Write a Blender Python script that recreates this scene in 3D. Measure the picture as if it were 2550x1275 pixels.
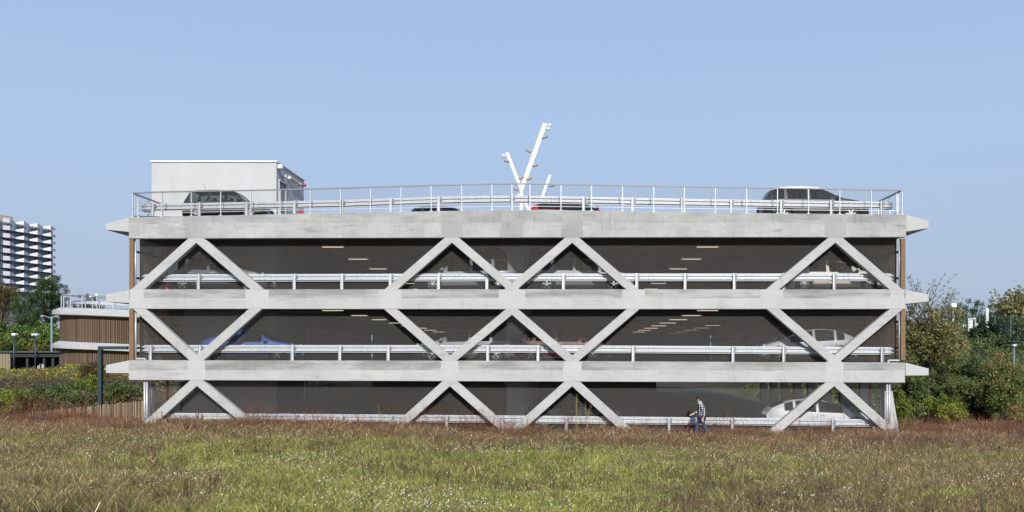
import bpy, bmesh, math, random
import numpy as np
from mathutils import Vector, Matrix, Euler
R = math.radians
for o in list(bpy.data.objects): bpy.data.objects.remove(o)
sc = bpy.context.scene
col = sc.collection
# ---------------------------------------------------------------- camera
CZ = 3.3; FP = 2420.0; VX, VY = 1395.0, 888.0
cam = bpy.data.cameras.new('camera'); camo = bpy.data.objects.new('camera', cam); col.objects.link(camo)
camo.location = (0, 0, CZ); camo.rotation_euler = (R(90), 0, 0)
cam.sensor_width = 36; cam.lens = 36*FP/2550
cam.shift_x = (1275-VX)/2550; cam.shift_y = (VY-637.5)/2550
cam.clip_start = .5; cam.clip_end = 5000
sc.camera = camo
# ---------------------------------------------------------------- sky + sun
SUN_EL, SUN_AZ = R(28), R(8)          # azimuth measured to the right of the camera's back
w = bpy.data.worlds.new('World'); sc.world = w; w.use_nodes = True
nt = w.node_tree; bg = nt.nodes['Background']
sky = nt.nodes.new('ShaderNodeTexSky'); sky.sky_type = 'NISHITA'; sky.sun_disc = False
sky.sun_elevation = SUN_EL; sky.sun_rotation = R(180)-SUN_AZ
sky.air_density = 1.0; sky.dust_density = 1.6; sky.ozone_density = 2.2; sky.altitude = 50
SKY_S = .12; bg.inputs[1].default_value = SKY_S
wtc = nt.nodes.new('ShaderNodeTexCoord'); wsx = nt.nodes.new('ShaderNodeSeparateXYZ'); nt.links.new(wtc.outputs['Generated'], wsx.inputs[0])
wr = nt.nodes.new('ShaderNodeValToRGB'); nt.links.new(wsx.outputs[2], wr.inputs[0])      # pale haze band near the horizon, clearer blue above
els = [(0., (.40,.49,.66)), (.10, (.440,.537,.722)), (.22, (.44,.59,.835)), (.35, (.40,.54,.815)), (1., (.17,.32,.68))]
while len(wr.color_ramp.elements) < len(els): wr.color_ramp.elements.new(.5)
for q, (p_, c_) in enumerate(els): wr.color_ramp.elements[q].position = p_; wr.color_ramp.elements[q].color = (*c_, 1)
wsc = nt.nodes.new('ShaderNodeVectorMath'); wsc.operation = 'SCALE'; wsc.inputs['Scale'].default_value = 1/SKY_S; nt.links.new(wr.outputs[0], wsc.inputs[0])
wmx = nt.nodes.new('ShaderNodeMix'); wmx.data_type = 'RGBA'; wmx.inputs[0].default_value = .86
nt.links.new(sky.outputs[0], wmx.inputs[6]); nt.links.new(wsc.outputs[0], wmx.inputs[7]); nt.links.new(wmx.outputs[2], bg.inputs[0])
sl = bpy.data.lights.new('sun', 'SUN'); so = bpy.data.objects.new('sun', sl); col.objects.link(so)
sl.energy = 4.5; sl.angle = R(.5); sl.color = (1, .96, .89)
sd = Vector((math.sin(SUN_AZ)*math.cos(SUN_EL), -math.cos(SUN_AZ)*math.cos(SUN_EL), math.sin(SUN_EL)))
so.rotation_euler = sd.to_track_quat('Z', 'Y').to_euler(); so.location = sd*60
sc.view_settings.view_transform = 'Standard'; sc.view_settings.look = 'None'
sc.view_settings.exposure = 0.0; sc.view_settings.gamma = 1
sc.render.engine = 'CYCLES'
# ---------------------------------------------------------------- helpers
def PX(px, Y): return (px-VX)/FP*Y
def PZ(py, Y): return CZ+(VY-py)/FP*Y
def P(px, py, Y): return Vector((PX(px, Y), Y, PZ(py, Y)))
def s3(a, b, v):
    t = np.clip((v-a)/(b-a), 0, 1); return t*t*(3-2*t)
def tag(o, label=None, cat=None, group=None, kind=None):
    if label: o['label'] = label
    if cat: o['category'] = cat
    if group: o['group'] = group
    if kind: o['kind'] = kind
    return o
def empty(name, loc=(0, 0, 0), rz=0, label=None, cat=None, group=None):
    o = bpy.data.objects.new(name, None); col.objects.link(o); o.location = loc; o.rotation_euler = (0, 0, rz)
    o.empty_display_size = .3
    return tag(o, label, cat, group)
class MB:
    def __init__(s): s.v = []; s.f = []; s.c = []; s.hasc = False
    def add(s, vs, fs, c=None):
        n = len(s.v); s.v += [tuple(v) for v in vs]; s.f += [tuple(i+n for i in f) for f in fs]
        if c is not None: s.hasc = True
        s.c += [c or (1, 1, 1)]*len(vs); return s
    def box(s, x0, x1, y0, y1, z0, z1, c=None, M=None):
        vs = [Vector(p) for p in ((x0,y0,z0),(x1,y0,z0),(x1,y1,z0),(x0,y1,z0),(x0,y0,z1),(x1,y0,z1),(x1,y1,z1),(x0,y1,z1))]
        if M is not None: vs = [M @ v for v in vs]
        return s.add(vs, [(0,3,2,1),(4,5,6,7),(0,1,5,4),(1,2,6,5),(2,3,7,6),(3,0,4,7)], c)
    def tube(s, a, b, r, n=8, r2=None, c=None):
        a = Vector(a); b = Vector(b); d = (b-a)
        if d.length < 1e-6: return s
        q = d.to_track_quat('Z', 'Y'); r2 = r if r2 is None else r2
        vs = []
        for p, rr in ((a, r), (b, r2)):
            for i in range(n):
                t = 2*math.pi*(i+.5)/n
                vs.append(p+q @ Vector((rr*math.cos(t), rr*math.sin(t), 0)))
        fs = [(i, (i+1) % n, n+(i+1) % n, n+i) for i in range(n)]+[tuple(range(n-1, -1, -1)), tuple(range(n, 2*n))]
        return s.add(vs, fs, c)
    def bar(s, a, b, wd, dp, c=None, up=(0, 1, 0)):      # rectangular bar from a to b; dp is its size along 'up'
        a = Vector(a); b = Vector(b); d = (b-a).normalized(); u = Vector(up); u = (u-d*u.dot(d)).normalized(); k = d.cross(u)
        vs = []
        for p in (a, b):
            for i, j in ((-1,-1),(1,-1),(1,1),(-1,1)): vs.append(p+k*i*wd/2+u*j*dp/2)
        return s.add(vs, [(0,1,2,3),(7,6,5,4),(0,4,5,1),(1,5,6,2),(2,6,7,3),(3,7,4,0)], c)
    def prism(s, pts, y0, y1, c=None):                   # pts are (x,z) counter-clockwise seen from -Y
        n = len(pts); vs = [(x, y0, z) for x, z in pts]+[(x, y1, z) for x, z in pts]
        return s.add(vs, [tuple(range(n)), tuple(range(2*n-1, n-1, -1))]+[((i+1) % n, i, n+i, n+(i+1) % n) for i in range(n)], c)
    def sweep(s, prof, path, closed=True, c=None):       # prof (o,z): o along outward normal; path [(x,y,z)] ; outward = right of travel
        n = len(prof); m = len(path); vs = []
        for i, p in enumerate(path):
            a = Vector(path[max(i-1, 0)]); b = Vector(path[min(i+1, m-1)]); t = (b-a); t.z = 0; t.normalize()
            nr = Vector((t.y, -t.x, 0))
            if 0 < i < m-1:
                t1 = Vector(path[i])-a; t1.z = 0; t1.normalize(); k = 1/max(.5, t1.dot(t))
            else: k = 1
            for o, z in prof: vs.append(Vector(p)+nr*o*k+Vector((0, 0, z)))
        fs = []
        for i in range(m-1):
            for j in range(n if closed else n-1):
                fs.append((i*n+j, i*n+(j+1) % n, (i+1)*n+(j+1) % n, (i+1)*n+j))
        if closed: fs += [tuple(range(n-1, -1, -1)), tuple((m-1)*n+j for j in range(n))]
        return s.add(vs, fs, c)
    def lathe(s, prof, center, axis='Z', n=24, c=None, closed=False):   # prof (r,h)
        vs = []; ce = Vector(center)
        for r, h in prof:
            for i in range(n):
                t = 2*math.pi*i/n; a, b = r*math.cos(t), r*math.sin(t)
                vs.append(ce+(Vector((a, b, h)) if axis == 'Z' else Vector((a, h, b)) if axis == 'Y' else Vector((h, a, b))))
        m = len(prof); fs = []
        for j in range(m if closed else m-1):
            k = (j+1) % m
            for i in range(n): fs.append((j*n+i, j*n+(i+1) % n, k*n+(i+1) % n, k*n+i))
        if not closed:
            if prof[0][0] > 1e-4: fs.append(tuple(range(n-1, -1, -1)))
            if prof[-1][0] > 1e-4: fs.append(tuple((m-1)*n+i for i in range(n)))
        return s.add(vs, fs, c)
    def build(s, name, mat, parent=None, smooth=False, bevel=0, fix=True):
        me = bpy.data.meshes.new(name); me.from_pydata(s.v, [], s.f)
        if s.hasc:
            ca = me.color_attributes.new('Col', 'FLOAT_COLOR', 'POINT')
            ca.data.foreach_set('color', np.array([tuple(c)+(1,) for c in s.c], dtype=np.float32).ravel())
        if fix:
            bm = bmesh.new(); bm.from_mesh(me); bmesh.ops.recalc_face_normals(bm, faces=bm.faces); bm.to_mesh(me); bm.free()
        if smooth: me.polygons.foreach_set('use_smooth', [True]*len(me.polygons))
        me.materials.append(mat)
        o = bpy.data.objects.new(name, me); col.objects.link(o)
        if parent is not None: o.parent = parent
        if bevel:
            b = o.modifiers.new('bevel', 'BEVEL'); b.width = bevel; b.segments = 1; b.limit_method = 'ANGLE'
        return o
def np_mesh(name, V, k, mat, C=None, parent=None):       # V (n*k,3): n separate k-gons
    n = len(V)//k; me = bpy.data.meshes.new(name)
    me.vertices.add(n*k); me.vertices.foreach_set('co', V.astype(np.float32).ravel())
    me.loops.add(n*k); me.loops.foreach_set('vertex_index', np.arange(n*k, dtype=np.int32))
    me.polygons.add(n); me.polygons.foreach_set('loop_start', np.arange(0, n*k, k, dtype=np.int32))
    me.polygons.foreach_set('loop_total', np.full(n, k, dtype=np.int32))
    me.update(calc_edges=True)
    if C is not None:
        ca = me.color_attributes.new('Col', 'FLOAT_COLOR', 'POINT')
        cc = np.ones((n*k, 4), np.float32); cc[:, :3] = np.repeat(C, k, axis=0); ca.data.foreach_set('color', cc.ravel())
    me.materials.append(mat)
    o = bpy.data.objects.new(name, me); col.objects.link(o)
    if parent is not None: o.parent = parent
    return o
def copy_tree(o, parent=None):
    c = o.copy(); col.objects.link(c); c.parent = parent
    for ch in [x for x in list(col.objects) if x.parent == o]: copy_tree(ch, c)
    return c
# ---------------------------------------------------------------- materials
def mat(name, base=(.5, .5, .5), rough=.6, metal=0, noise=None, bump=None, attr=False, spec=.5, coat=0, emit=None):
    m = bpy.data.materials.new(name); m.use_nodes = True; t = m.node_tree; b = t.nodes['Principled BSDF']
    b.inputs['Base Color'].default_value = (*base, 1); b.inputs['Roughness'].default_value = rough
    b.inputs['Metallic'].default_value = metal; b.inputs['Specular IOR Level'].default_value = spec
    b.inputs['Coat Weight'].default_value = coat
    tc = t.nodes.new('ShaderNodeTexCoord')
    out = None
    if attr:
        a = t.nodes.new('ShaderNodeAttribute'); a.attribute_name = 'Col'; out = a.outputs['Color']
    if noise:                                            # (scale, amount, stretch xyz)
        mp = t.nodes.new('ShaderNodeMapping'); mp.inputs['Scale'].default_value = noise[2] if len(noise) > 2 else (1, 1, 1)
        t.links.new(tc.outputs['Object'], mp.inputs[0])
        n = t.nodes.new('ShaderNodeTexNoise'); n.inputs['Scale'].default_value = noise[0]; n.inputs['Detail'].default_value = 6
        n.inputs['Roughness'].default_value = .65
        t.links.new(mp.outputs[0], n.inputs[0])
        r = t.nodes.new('ShaderNodeMapRange'); r.inputs[1].default_value = .3; r.inputs[2].default_value = .7
        r.inputs[3].default_value = 1-noise[1]; r.inputs[4].default_value = 1+noise[1]
        t.links.new(n.outputs[0], r.inputs[0])
        mx = t.nodes.new('ShaderNodeVectorMath'); mx.operation = 'SCALE'
        if out is None: mx.inputs[0].default_value = base
        else: t.links.new(out, mx.inputs[0])
        t.links.new(r.outputs[0], mx.inputs['Scale']); out = mx.outputs[0]
    if out is not None: t.links.new(out, b.inputs['Base Color'])
    if bump:
        n = t.nodes.new('ShaderNodeTexNoise'); n.inputs['Scale'].default_value = bump[0]; n.inputs['Detail'].default_value = 5
        t.links.new(tc.outputs['Object'], n.inputs[0])
        bp = t.nodes.new('ShaderNodeBump'); bp.inputs['Distance'].default_value = bump[1]; bp.inputs['Strength'].default_value = .6
        t.links.new(n.outputs[0], bp.inputs['Height']); t.links.new(bp.outputs[0], b.inputs['Normal'])
    if emit:
        b.inputs['Emission Color'].default_value = (*emit[0], 1); b.inputs['Emission Strength'].default_value = emit[1]
    return m
def concrete(name, base, band=0., contrast=.16, off=0.):
    m = mat(name, base, .85, spec=.25); t = m.node_tree; b = t.nodes['Principled BSDF']; L = t.links.new
    tc = t.nodes.new('ShaderNodeTexCoord')
    def noise(sc_, stretch, lo, hi, a, z, det=6):
        mp = t.nodes.new('ShaderNodeMapping'); mp.inputs['Scale'].default_value = stretch; mp.inputs['Location'].default_value = (off, off*2, off*3)
        L(tc.outputs['Object'], mp.inputs[0]); n = t.nodes.new('ShaderNodeTexNoise'); n.inputs['Scale'].default_value = sc_; n.inputs['Detail'].default_value = det
        n.inputs['Roughness'].default_value = .62
        L(mp.outputs[0], n.inputs[0]); r = t.nodes.new('ShaderNodeMapRange'); r.inputs[1].default_value = lo; r.inputs[2].default_value = hi
        r.inputs[3].default_value = a; r.inputs[4].default_value = z; L(n.outputs[0], r.inputs[0]); return r.outputs[0]
    def mul(a, c):
        x = t.nodes.new('ShaderNodeMath'); x.operation = 'MULTIPLY'; L(a, x.inputs[0])
        if isinstance(c, float): x.inputs[1].default_value = c
        else: L(c, x.inputs[1])
        return x.outputs[0]
    f = noise(.8, (1, 1, 1.3), .3, .7, 1-contrast*.5, 1+contrast*.35, 9)          # broad clouds
    f = mul(f, noise(2.2, (.45, 1, 3.6), .56, .72, 1.0, 1-contrast*.9, 10))       # horizontal smears
    f = mul(f, noise(3.0, (3.2, 1, .35), .56, .8, 1.0, 1-contrast*1.0))       # vertical runs
    f = mul(f, noise(38, (1, 1, 1), .3, .7, .95, 1.04, 3))                    # grain
    f = mul(f, noise(7, (1, 1, 1), .62, .70, 1.0, 1-contrast*.7))             # small blotches
    f = mul(f, noise(4.5, (1, 1, 1.5), .60, .66, 1.0, 1+contrast*.5))         # pale patches
    sxx = t.nodes.new('ShaderNodeSeparateXYZ'); L(tc.outputs['Object'], sxx.inputs[0])      # faint formwork joints every 2.45 m
    j1 = t.nodes.new('ShaderNodeMath'); j1.operation = 'MULTIPLY_ADD'; j1.inputs[1].default_value = 1/2.45; j1.inputs[2].default_value = 50.3; L(sxx.outputs[0], j1.inputs[0])
    j2 = t.nodes.new('ShaderNodeMath'); j2.operation = 'FRACT'; L(j1.outputs[0], j2.inputs[0])
    j3 = t.nodes.new('ShaderNodeMath'); j3.operation = 'LESS_THAN'; j3.inputs[1].default_value = .011; L(j2.outputs[0], j3.inputs[0])
    j4 = t.nodes.new('ShaderNodeMath'); j4.operation = 'MULTIPLY_ADD'; j4.inputs[1].default_value = -.09; j4.inputs[2].default_value = 1; L(j3.outputs[0], j4.inputs[0])
    f = mul(f, j4.outputs[0])
    if band:
        sx = t.nodes.new('ShaderNodeSeparateXYZ'); L(tc.outputs['Generated'], sx.inputs[0])
        r = t.nodes.new('ShaderNodeMapRange'); r.inputs[1].default_value = .545; r.inputs[2].default_value = .56; r.inputs[3].default_value = 0; r.inputs[4].default_value = 1
        L(sx.outputs[2], r.inputs[0])
        k = mul(r.outputs[0], noise(1.3, (.35, 1, 2.2), .42, .6, .25, 1.0))
        one = t.nodes.new('ShaderNodeMath'); one.operation = 'MULTIPLY_ADD'; L(k, one.inputs[0]); one.inputs[1].default_value = -band; one.inputs[2].default_value = 1
        f = mul(f, one.outputs[0])
    mx = t.nodes.new('ShaderNodeVectorMath'); mx.operation = 'SCALE'; mx.inputs[0].default_value = base; L(f, mx.inputs['Scale'])
    L(mx.outputs[0], b.inputs['Base Color'])
    n = t.nodes.new('ShaderNodeTexNoise'); n.inputs['Scale'].default_value = 22; n.inputs['Detail'].default_value = 6; L(tc.outputs['Object'], n.inputs[0])
    bp = t.nodes.new('ShaderNodeBump'); bp.inputs['Distance'].default_value = .006; bp.inputs['Strength'].default_value = .5
    L(n.outputs[0], bp.inputs['Height']); L(bp.outputs[0], b.inputs['Normal'])
    return m
def leafmat(name, trans=.3, rough=.5):
    m = bpy.data.materials.new(name); m.use_nodes = True; t = m.node_tree; b = t.nodes['Principled BSDF']; L = t.links.new
    a = t.nodes.new('ShaderNodeAttribute'); a.attribute_name = 'Col'
    L(a.outputs['Color'], b.inputs['Base Color']); b.inputs['Roughness'].default_value = rough; b.inputs['Specular IOR Level'].default_value = .3
    tr = t.nodes.new('ShaderNodeBsdfTranslucent'); L(a.outputs['Color'], tr.inputs[0])
    mx = t.nodes.new('ShaderNodeMixShader'); mx.inputs[0].default_value = trans
    L(b.outputs[0], mx.inputs[1]); L(tr.outputs[0], mx.inputs[2]); L(mx.outputs[0], t.nodes['Material Output'].inputs[0])
    return m
def glassmat(name, tint=(.25, .32, .3), mixv=.55):
    m = bpy.data.materials.new(name); m.use_nodes = True; t = m.node_tree; b = t.nodes['Principled BSDF']; L = t.links.new
    b.inputs['Base Color'].default_value = (.01, .012, .014, 1); b.inputs['Roughness'].default_value = .04; b.inputs['Specular IOR Level'].default_value = .9
    tr = t.nodes.new('ShaderNodeBsdfTransparent'); tr.inputs[0].default_value = (*tint, 1)
    mx = t.nodes.new('ShaderNodeMixShader'); mx.inputs[0].default_value = mixv
    L(b.outputs[0], mx.inputs[1]); L(tr.outputs[0], mx.inputs[2]); L(mx.outputs[0], t.nodes['Material Output'].inputs[0])
    return m
M = {}
CB = (.44, .435, .425)
M['beam_top'] = concrete('concrete_top_beam', (.42, .417, .407), .2, .40, 3.)
M['beam'] = concrete('concrete_beam', (.455, .452, .443), .42, .24, 11.)
M['joint'] = concrete('concrete_joint', (.47, .47, .465), 0, .15, 7.)
M['joint_dark'] = concrete('concrete_joint_stained', (.36, .358, .35), 0, .36, 5.)
M['brace'] = concrete('concrete_brace', (.45, .446, .435), 0, .24, 21.)
M['slab'] = concrete('concrete_slab', (.16, .265, .26), 0, .12, 2.)
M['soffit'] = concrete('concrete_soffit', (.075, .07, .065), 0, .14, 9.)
M['core'] = mat('white_render', (.50, .505, .50), .8, noise=(.9, .07, (1, 1, .35)), bump=(30, .004), spec=.2)
M['white_paint'] = mat('white_painted_metal', (.8, .8, .79), .4, noise=(4, .03))
M['galv'] = mat('galvanised_steel', (.53, .55, .57), .45, .3, noise=(9, .13))
M['galv_dull'] = mat('galvanised_rail_tube', (.20, .21, .225), .5, .3, noise=(9, .1))
M['strand'] = mat('expanded_metal', (.25, .236, .22), .5, .1)
M['timber'] = mat('weathered_timber', (.3, .19, .11), .8, attr=True, noise=(6, .22, (6, 6, .5)), spec=.2)
M['timber_post'] = mat('brown_timber_post', (.2, .12, .062), .75, noise=(7, .25, (4, 4, .6)), bump=(25, .004))
M['dark'] = mat('dark_lining', (.03, .03, .032), .8)
M['dark_metal'] = mat('green_grey_metal', (.035, .055, .06), .45, .2, noise=(6, .12))
M['asphalt'] = mat('asphalt', (.05, .05, .05), .9, noise=(20, .2))
M['red_paint'] = mat('red_paint', (.5, .03, .025), .45)
M['tyre'] = mat('tyre_rubber', (.015, .015, .016), .8)
M['rim'] = mat('alloy_rim', (.6, .61, .62), .3, .7)
M['hub_dark'] = mat('wheel_well', (.02, .02, .02), .7)
M['trim'] = mat('black_trim', (.02, .02, .022), .5)
M['seat'] = mat('seat_fabric', (.05, .05, .055), .9)
M['lens_red'] = mat('red_lens', (.45, .01, .01), .2, coat=.5)
M['lens_clear'] = mat('clear_lens', (.55, .6, .68), .1, .3, coat=.5)
M['glass'] = glassmat('car_glass')
M['glass_light'] = glassmat('car_glass_green', (.56, .66, .63), .62)
M['tube'] = mat('lit_tube', (.5, .45, .4), .5, emit=((1, .84, .70), .85))
M['tube_off'] = mat('tube_cover', (.8, .6, .38), .4)
M['leaf'] = leafmat('leaves'); M['grass'] = leafmat('grass_blades', .35, .6)
M['bark'] = mat('bark', (.09, .07, .055), .9, noise=(8, .3, (2, 2, .4)), bump=(20, .02))
M['twig'] = mat('pale_twig', (.2, .15, .11), .9)
M['paling'] = mat('chestnut_paling', (.3, .22, .14), .85, attr=True, noise=(10, .2, (4, 4, .5)))
rng = np.random.default_rng(7); random.seed(7)
# value noise
_g = rng.random((64, 64))
def vnoise(x, y, s):
    u = np.asarray(x)/s+1000; v = np.asarray(y)/s+1000; i = np.floor(u).astype(int); j = np.floor(v).astype(int); fu = u-i; fv = v-j
    fu = fu*fu*(3-2*fu); fv = fv*fv*(3-2*fv); g = lambda a, b: _g[a % 64, b % 64]
    return (g(i, j)*(1-fu)+g(i+1, j)*fu)*(1-fv)+(g(i, j+1)*(1-fu)+g(i+1, j+1)*fu)*fv
def ground(x, y):
    x = np.asarray(x, float); y = np.asarray(y, float)
    base = .44*s3(-4, 17, -x)
    z = base+1.30*s3(43, 62, y)*s3(18.6, 24, -x)+4.0*s3(47, 80, y)*s3(15.5, 23, x)
    inside = s3(39, 40, y)*(1-s3(92, 96, y))*(1-s3(14.5, 16, x))*(1-s3(17.8, 19, -x))
    z = z+(vnoise(x, y, 3.)-.5)*.22*(1-inside)+(vnoise(x+50, y, .9)-.5)*.07*(1-inside)
    return z
def gz(x, y): return float(ground(x, y))
# ---------------------------------------------------------------- ground
xs = np.concatenate([np.linspace(-1500, -60, 12)[:-1], np.arange(-60, 60.1, .75), np.linspace(60, 1500, 12)[1:]])
ys = np.concatenate([np.linspace(-400, 8, 6)[:-1], np.arange(8, 120, .75), np.linspace(120, 2500, 14)])
GX, GY = np.meshgrid(xs, ys); GZ = ground(GX, GY)
mb = MB(); nx = len(xs); ny = len(ys)
mb.v = [(float(a), float(b), float(c)) for a, b, c in zip(GX.ravel(), GY.ravel(), GZ.ravel())]; mb.c = [None]*len(mb.v)
mb.f = [(j*nx+i, j*nx+i+1, (j+1)*nx+i+1, (j+1)*nx+i) for j in range(ny-1) for i in range(nx-1)]
gm = mat('meadow_soil', (.075, .062, .035), .95, noise=(.35, .4), spec=.1)
tag(mb.build('ground', gm, smooth=True, fix=False), kind='structure')
# ================================================================= CAR PARK BUILDING
D = 40.0
def FX(px): return PX(px, D)
def FZ(py): return PZ(py, D)
BX0, BX1 = FX(320.5), FX(2255.5); BACK = 92.0
park = empty('car_park', (0, D, 0), label='four level open concrete car park with X shaped braces across its front', cat='car park')
def part(mb_, name, m, **k):
    o = mb_.build(name, m, **k); o.parent = park; o.location = (0, -D, 0); return o
Z_ROOF = 9.12; Z_L2 = 6.05; Z_L1 = 3.1
topline = [(320.5,541),(420,539),(520,537),(700,533),(900,529),(1100,525.5),(1275,522.5),(1450,524),(1700,528),(2000,532),(2258,534)]
botline = [(2256.5,590.5),(1800,590.7),(1275,591.5),(800,592.7),(320.5,594)]
def beam(tl, bl, m):
    pts = [(FX(x), FZ(y)) for x, y in reversed(bl)]+[(FX(x), FZ(y)) for x, y in reversed(tl)]
    return part(MB().prism(pts, D, D+.3), 'beam', m, bevel=.014)
beam(topline, botline, M['beam_top'])
beam([(321,720.5),(1275,720.2),(2255,720.5)], [(2255,769.5),(1275,770),(321,769)], M['beam'])
beam([(320.5,897),(1275,898.5),(1573,900),(2254,903)], [(2254,953),(1275,950),(320.5,946.3)], M['beam'])
def interp(line, x):
    return float(np.interp(x, [p[0] for p in sorted(line)], [p[1] for p in sorted(line)]))
# joints
for x in (488, 1125, 1275, 1425, 2081):
    t0 = interp(topline, x); w_ = 27
    pts = [(FX(x-w_), FZ(591.4+(.8 if x < 900 else 0)+3)), (FX(x+w_), FZ(591.4+3)), (FX(x+w_), FZ(interp(topline, x+w_)+3)), (FX(x-w_), FZ(interp(topline, x-w_)+3))]
    pts = [(a, b+.05) for a, b in pts[:2]]+pts[2:]
    part(MB().prism(pts, D-.003, D+.1), 'beam_joint', M['joint_dark'] )
for x, w_ in ((341,17),(640,29),(972,28),(1275,33),(1578,28),(1922,28),(2234,17)):
    part(MB().prism([(FX(x-w_), FZ(768.2)), (FX(x+w_), FZ(768.2)), (FX(x+w_), FZ(721.5)), (FX(x-w_), FZ(721.5))], D-.003, D+.1), 'beam_joint', M['joint'])
for x, w_ in ((489,22),(1120,22),(1425,23),(2078,22)):
    yy = interp([(320,898),(1275,899.5),(2254,904)], x); yb = interp([(320,945.3),(1275,949),(2254,952)], x)
    part(MB().prism([(FX(x-w_), FZ(yb)), (FX(x+w_), FZ(yb)), (FX(x+w_), FZ(yy)), (FX(x-w_), FZ(yy))], D-.003, D+.1), 'beam_joint', M['joint'])
def brace(x0, y0, x1, y1, hw=16.2, dy=0.):
    # slanted strip; horizontal half width hw px; from top (x0,y0) to bottom (x1,y1)
    pts = [(FX(x0-hw), FZ(y0)), (FX(x1-hw), FZ(y1)), (FX(x1+hw), FZ(y1)), (FX(x0+hw), FZ(y0))]
    part(MB().prism(pts, D+.004+dy, D+.325+dy), 'diagonal_brace', M['brace'], bevel=.012)
# storey 3 (between top and middle beam)
for ax, l, r_ in ((488,341,641),(1125,972,1280),(1425,1270,1577),(2081,1923,2233)):
    brace(ax+3, 588, l, 722); brace(ax-3, 588, r_, 722, dy=.003)
# storey 2
for tx, bx in ((344,489),(969,1120),(1271,1425),(1923,2078)): brace(tx, 767, bx+(bx-tx)*6/132, 905, dy=.003)
for tx, bx in ((638,489),(1279,1120),(1580,1425),(2236,2078)): brace(tx, 767, bx+(bx-tx)*6/132, 905)
# storey 1
for ax, l, lb, r_, rb in ((489,390,1037,602,1041),(1120,1012,1044,1233,1047),(1425,1316,1044,1543,1055),(2078,1955,1053,2208,1065)):
    s0 = (ax+4-l)/(lb-944.); s1 = (r_-ax+4)/(rb-944.); ye = 1104
    brace(ax+4, 944, ax+4-s0*(ye-944), ye); brace(ax-4, 944, ax-4+s1*(ye-944), ye, dy=.003)
# floor slabs, soffits
def slab(z0, z1, m=None):
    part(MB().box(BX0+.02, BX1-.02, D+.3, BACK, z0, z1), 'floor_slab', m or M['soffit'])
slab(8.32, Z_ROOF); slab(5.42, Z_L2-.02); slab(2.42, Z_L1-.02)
mb = MB()
for y in np.arange(45, 90, 5.3): 
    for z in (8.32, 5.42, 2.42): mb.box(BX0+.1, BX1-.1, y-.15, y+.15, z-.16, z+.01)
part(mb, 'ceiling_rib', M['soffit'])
mb = MB()
for i in range(20):
    x0 = BX0+(BX1-BX0)*i/20; x1 = BX0+(BX1-BX0)*(i+1)/20
    g0 = float(.44*s3(-4, 17, -x0))+.05; g1 = float(.44*s3(-4, 17, -x1))+.05
    mb.add([(x0,D+.6,g0),(x1,D+.6,g1),(x1,BACK,g1),(x0,BACK,g0),(x0,D+.6,g0-.3),(x1,D+.6,g1-.3),(x1,BACK,g1-.3),(x0,BACK,g0-.3)], [(0,1,2,3),(4,7,6,5),(0,4,5,1),(2,6,7,3)])
part(mb, 'ground_floor', M['asphalt'], fix=False)
# tapered edge canopies running down both sides
for sg, xr in ((-1, BX0), (1, BX1)):
    dx = sg*58/60.5
    for tr, tt, tb, rb in ((540.8, 557, 572, 577.5), (722, 733, 751, 755), (897.5, 909.5, 929, 929.5)):
        if sg > 0:
            tr, tt, tb, rb = {540.8:(534,550,568,577), 722:(722,733,751,757), 897.5:(903,918,935,935.5)}[tr]
        pts = [(xr, FZ(tr)), (xr+dx, FZ(tt)), (xr+dx, FZ(tb)), (xr, FZ(rb))]
        if sg > 0: pts = pts[::-1]
        if sg < 0: pts = pts
        part(MB().prism(pts, D+.03, BACK), 'edge_canopy', M['joint'], bevel=.01)
# timber side screens + posts
def timcol():
    k = random.random(); a = np.array((.23, .145, .085)); b = np.array((.28, .21, .15)); c = (a*(1-k)+b*k)*random.uniform(.46, .66)
    return tuple(float(q) for q in c)
for sg, xr in ((-1, BX0), (1, BX1)):
    xc = xr-sg*.085
    for z0, z1, zc_ in ((FZ(720.3), FZ(594), 8.33), (FZ(896.5), FZ(769.7), 5.43)):
        part(MB().box(xc-.09, xc+.09, D+.05, D+.25, z0, z1), 'timber_post', M['timber_post'])
        mb = MB(); y = D+.9
        while y < BACK-1:
            mb.box(xc-.02, xc+.02, y, y+.09, z0-.1, zc_+.3, timcol()); y += .19
        part(mb, 'timber_screen', M['timber'])
        mb = MB()
        for zz in (z0+.5, z1-.5): mb.box(xc-sg*.05-.03, xc-sg*.05+.03, D+.4, BACK-.5, zz-.04, zz+.04)
        part(mb, 'screen_rail', M['dark'])
# side fins (tapered concrete legs) at ground storey
for sg in (-1, 1):
    for k in range(9):
        y = D+.7+k*3.1
        if sg < 0: px = [(346,1052),(373,1052),(379,957),(371,957)]
        else: px = [(2198,1075),(2243,1075),(2219,953),(2200,953)]
        pts = [(FX(a)*(D+.7)/D, FZ(b)) for a, b in px]; 
        pts = [(pts[0][0], -.3), (pts[1][0], -.3), pts[2], pts[3]]
        part(MB().prism(pts, y, y+.34), 'side_fin', M['brace'], bevel=.01)
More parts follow.
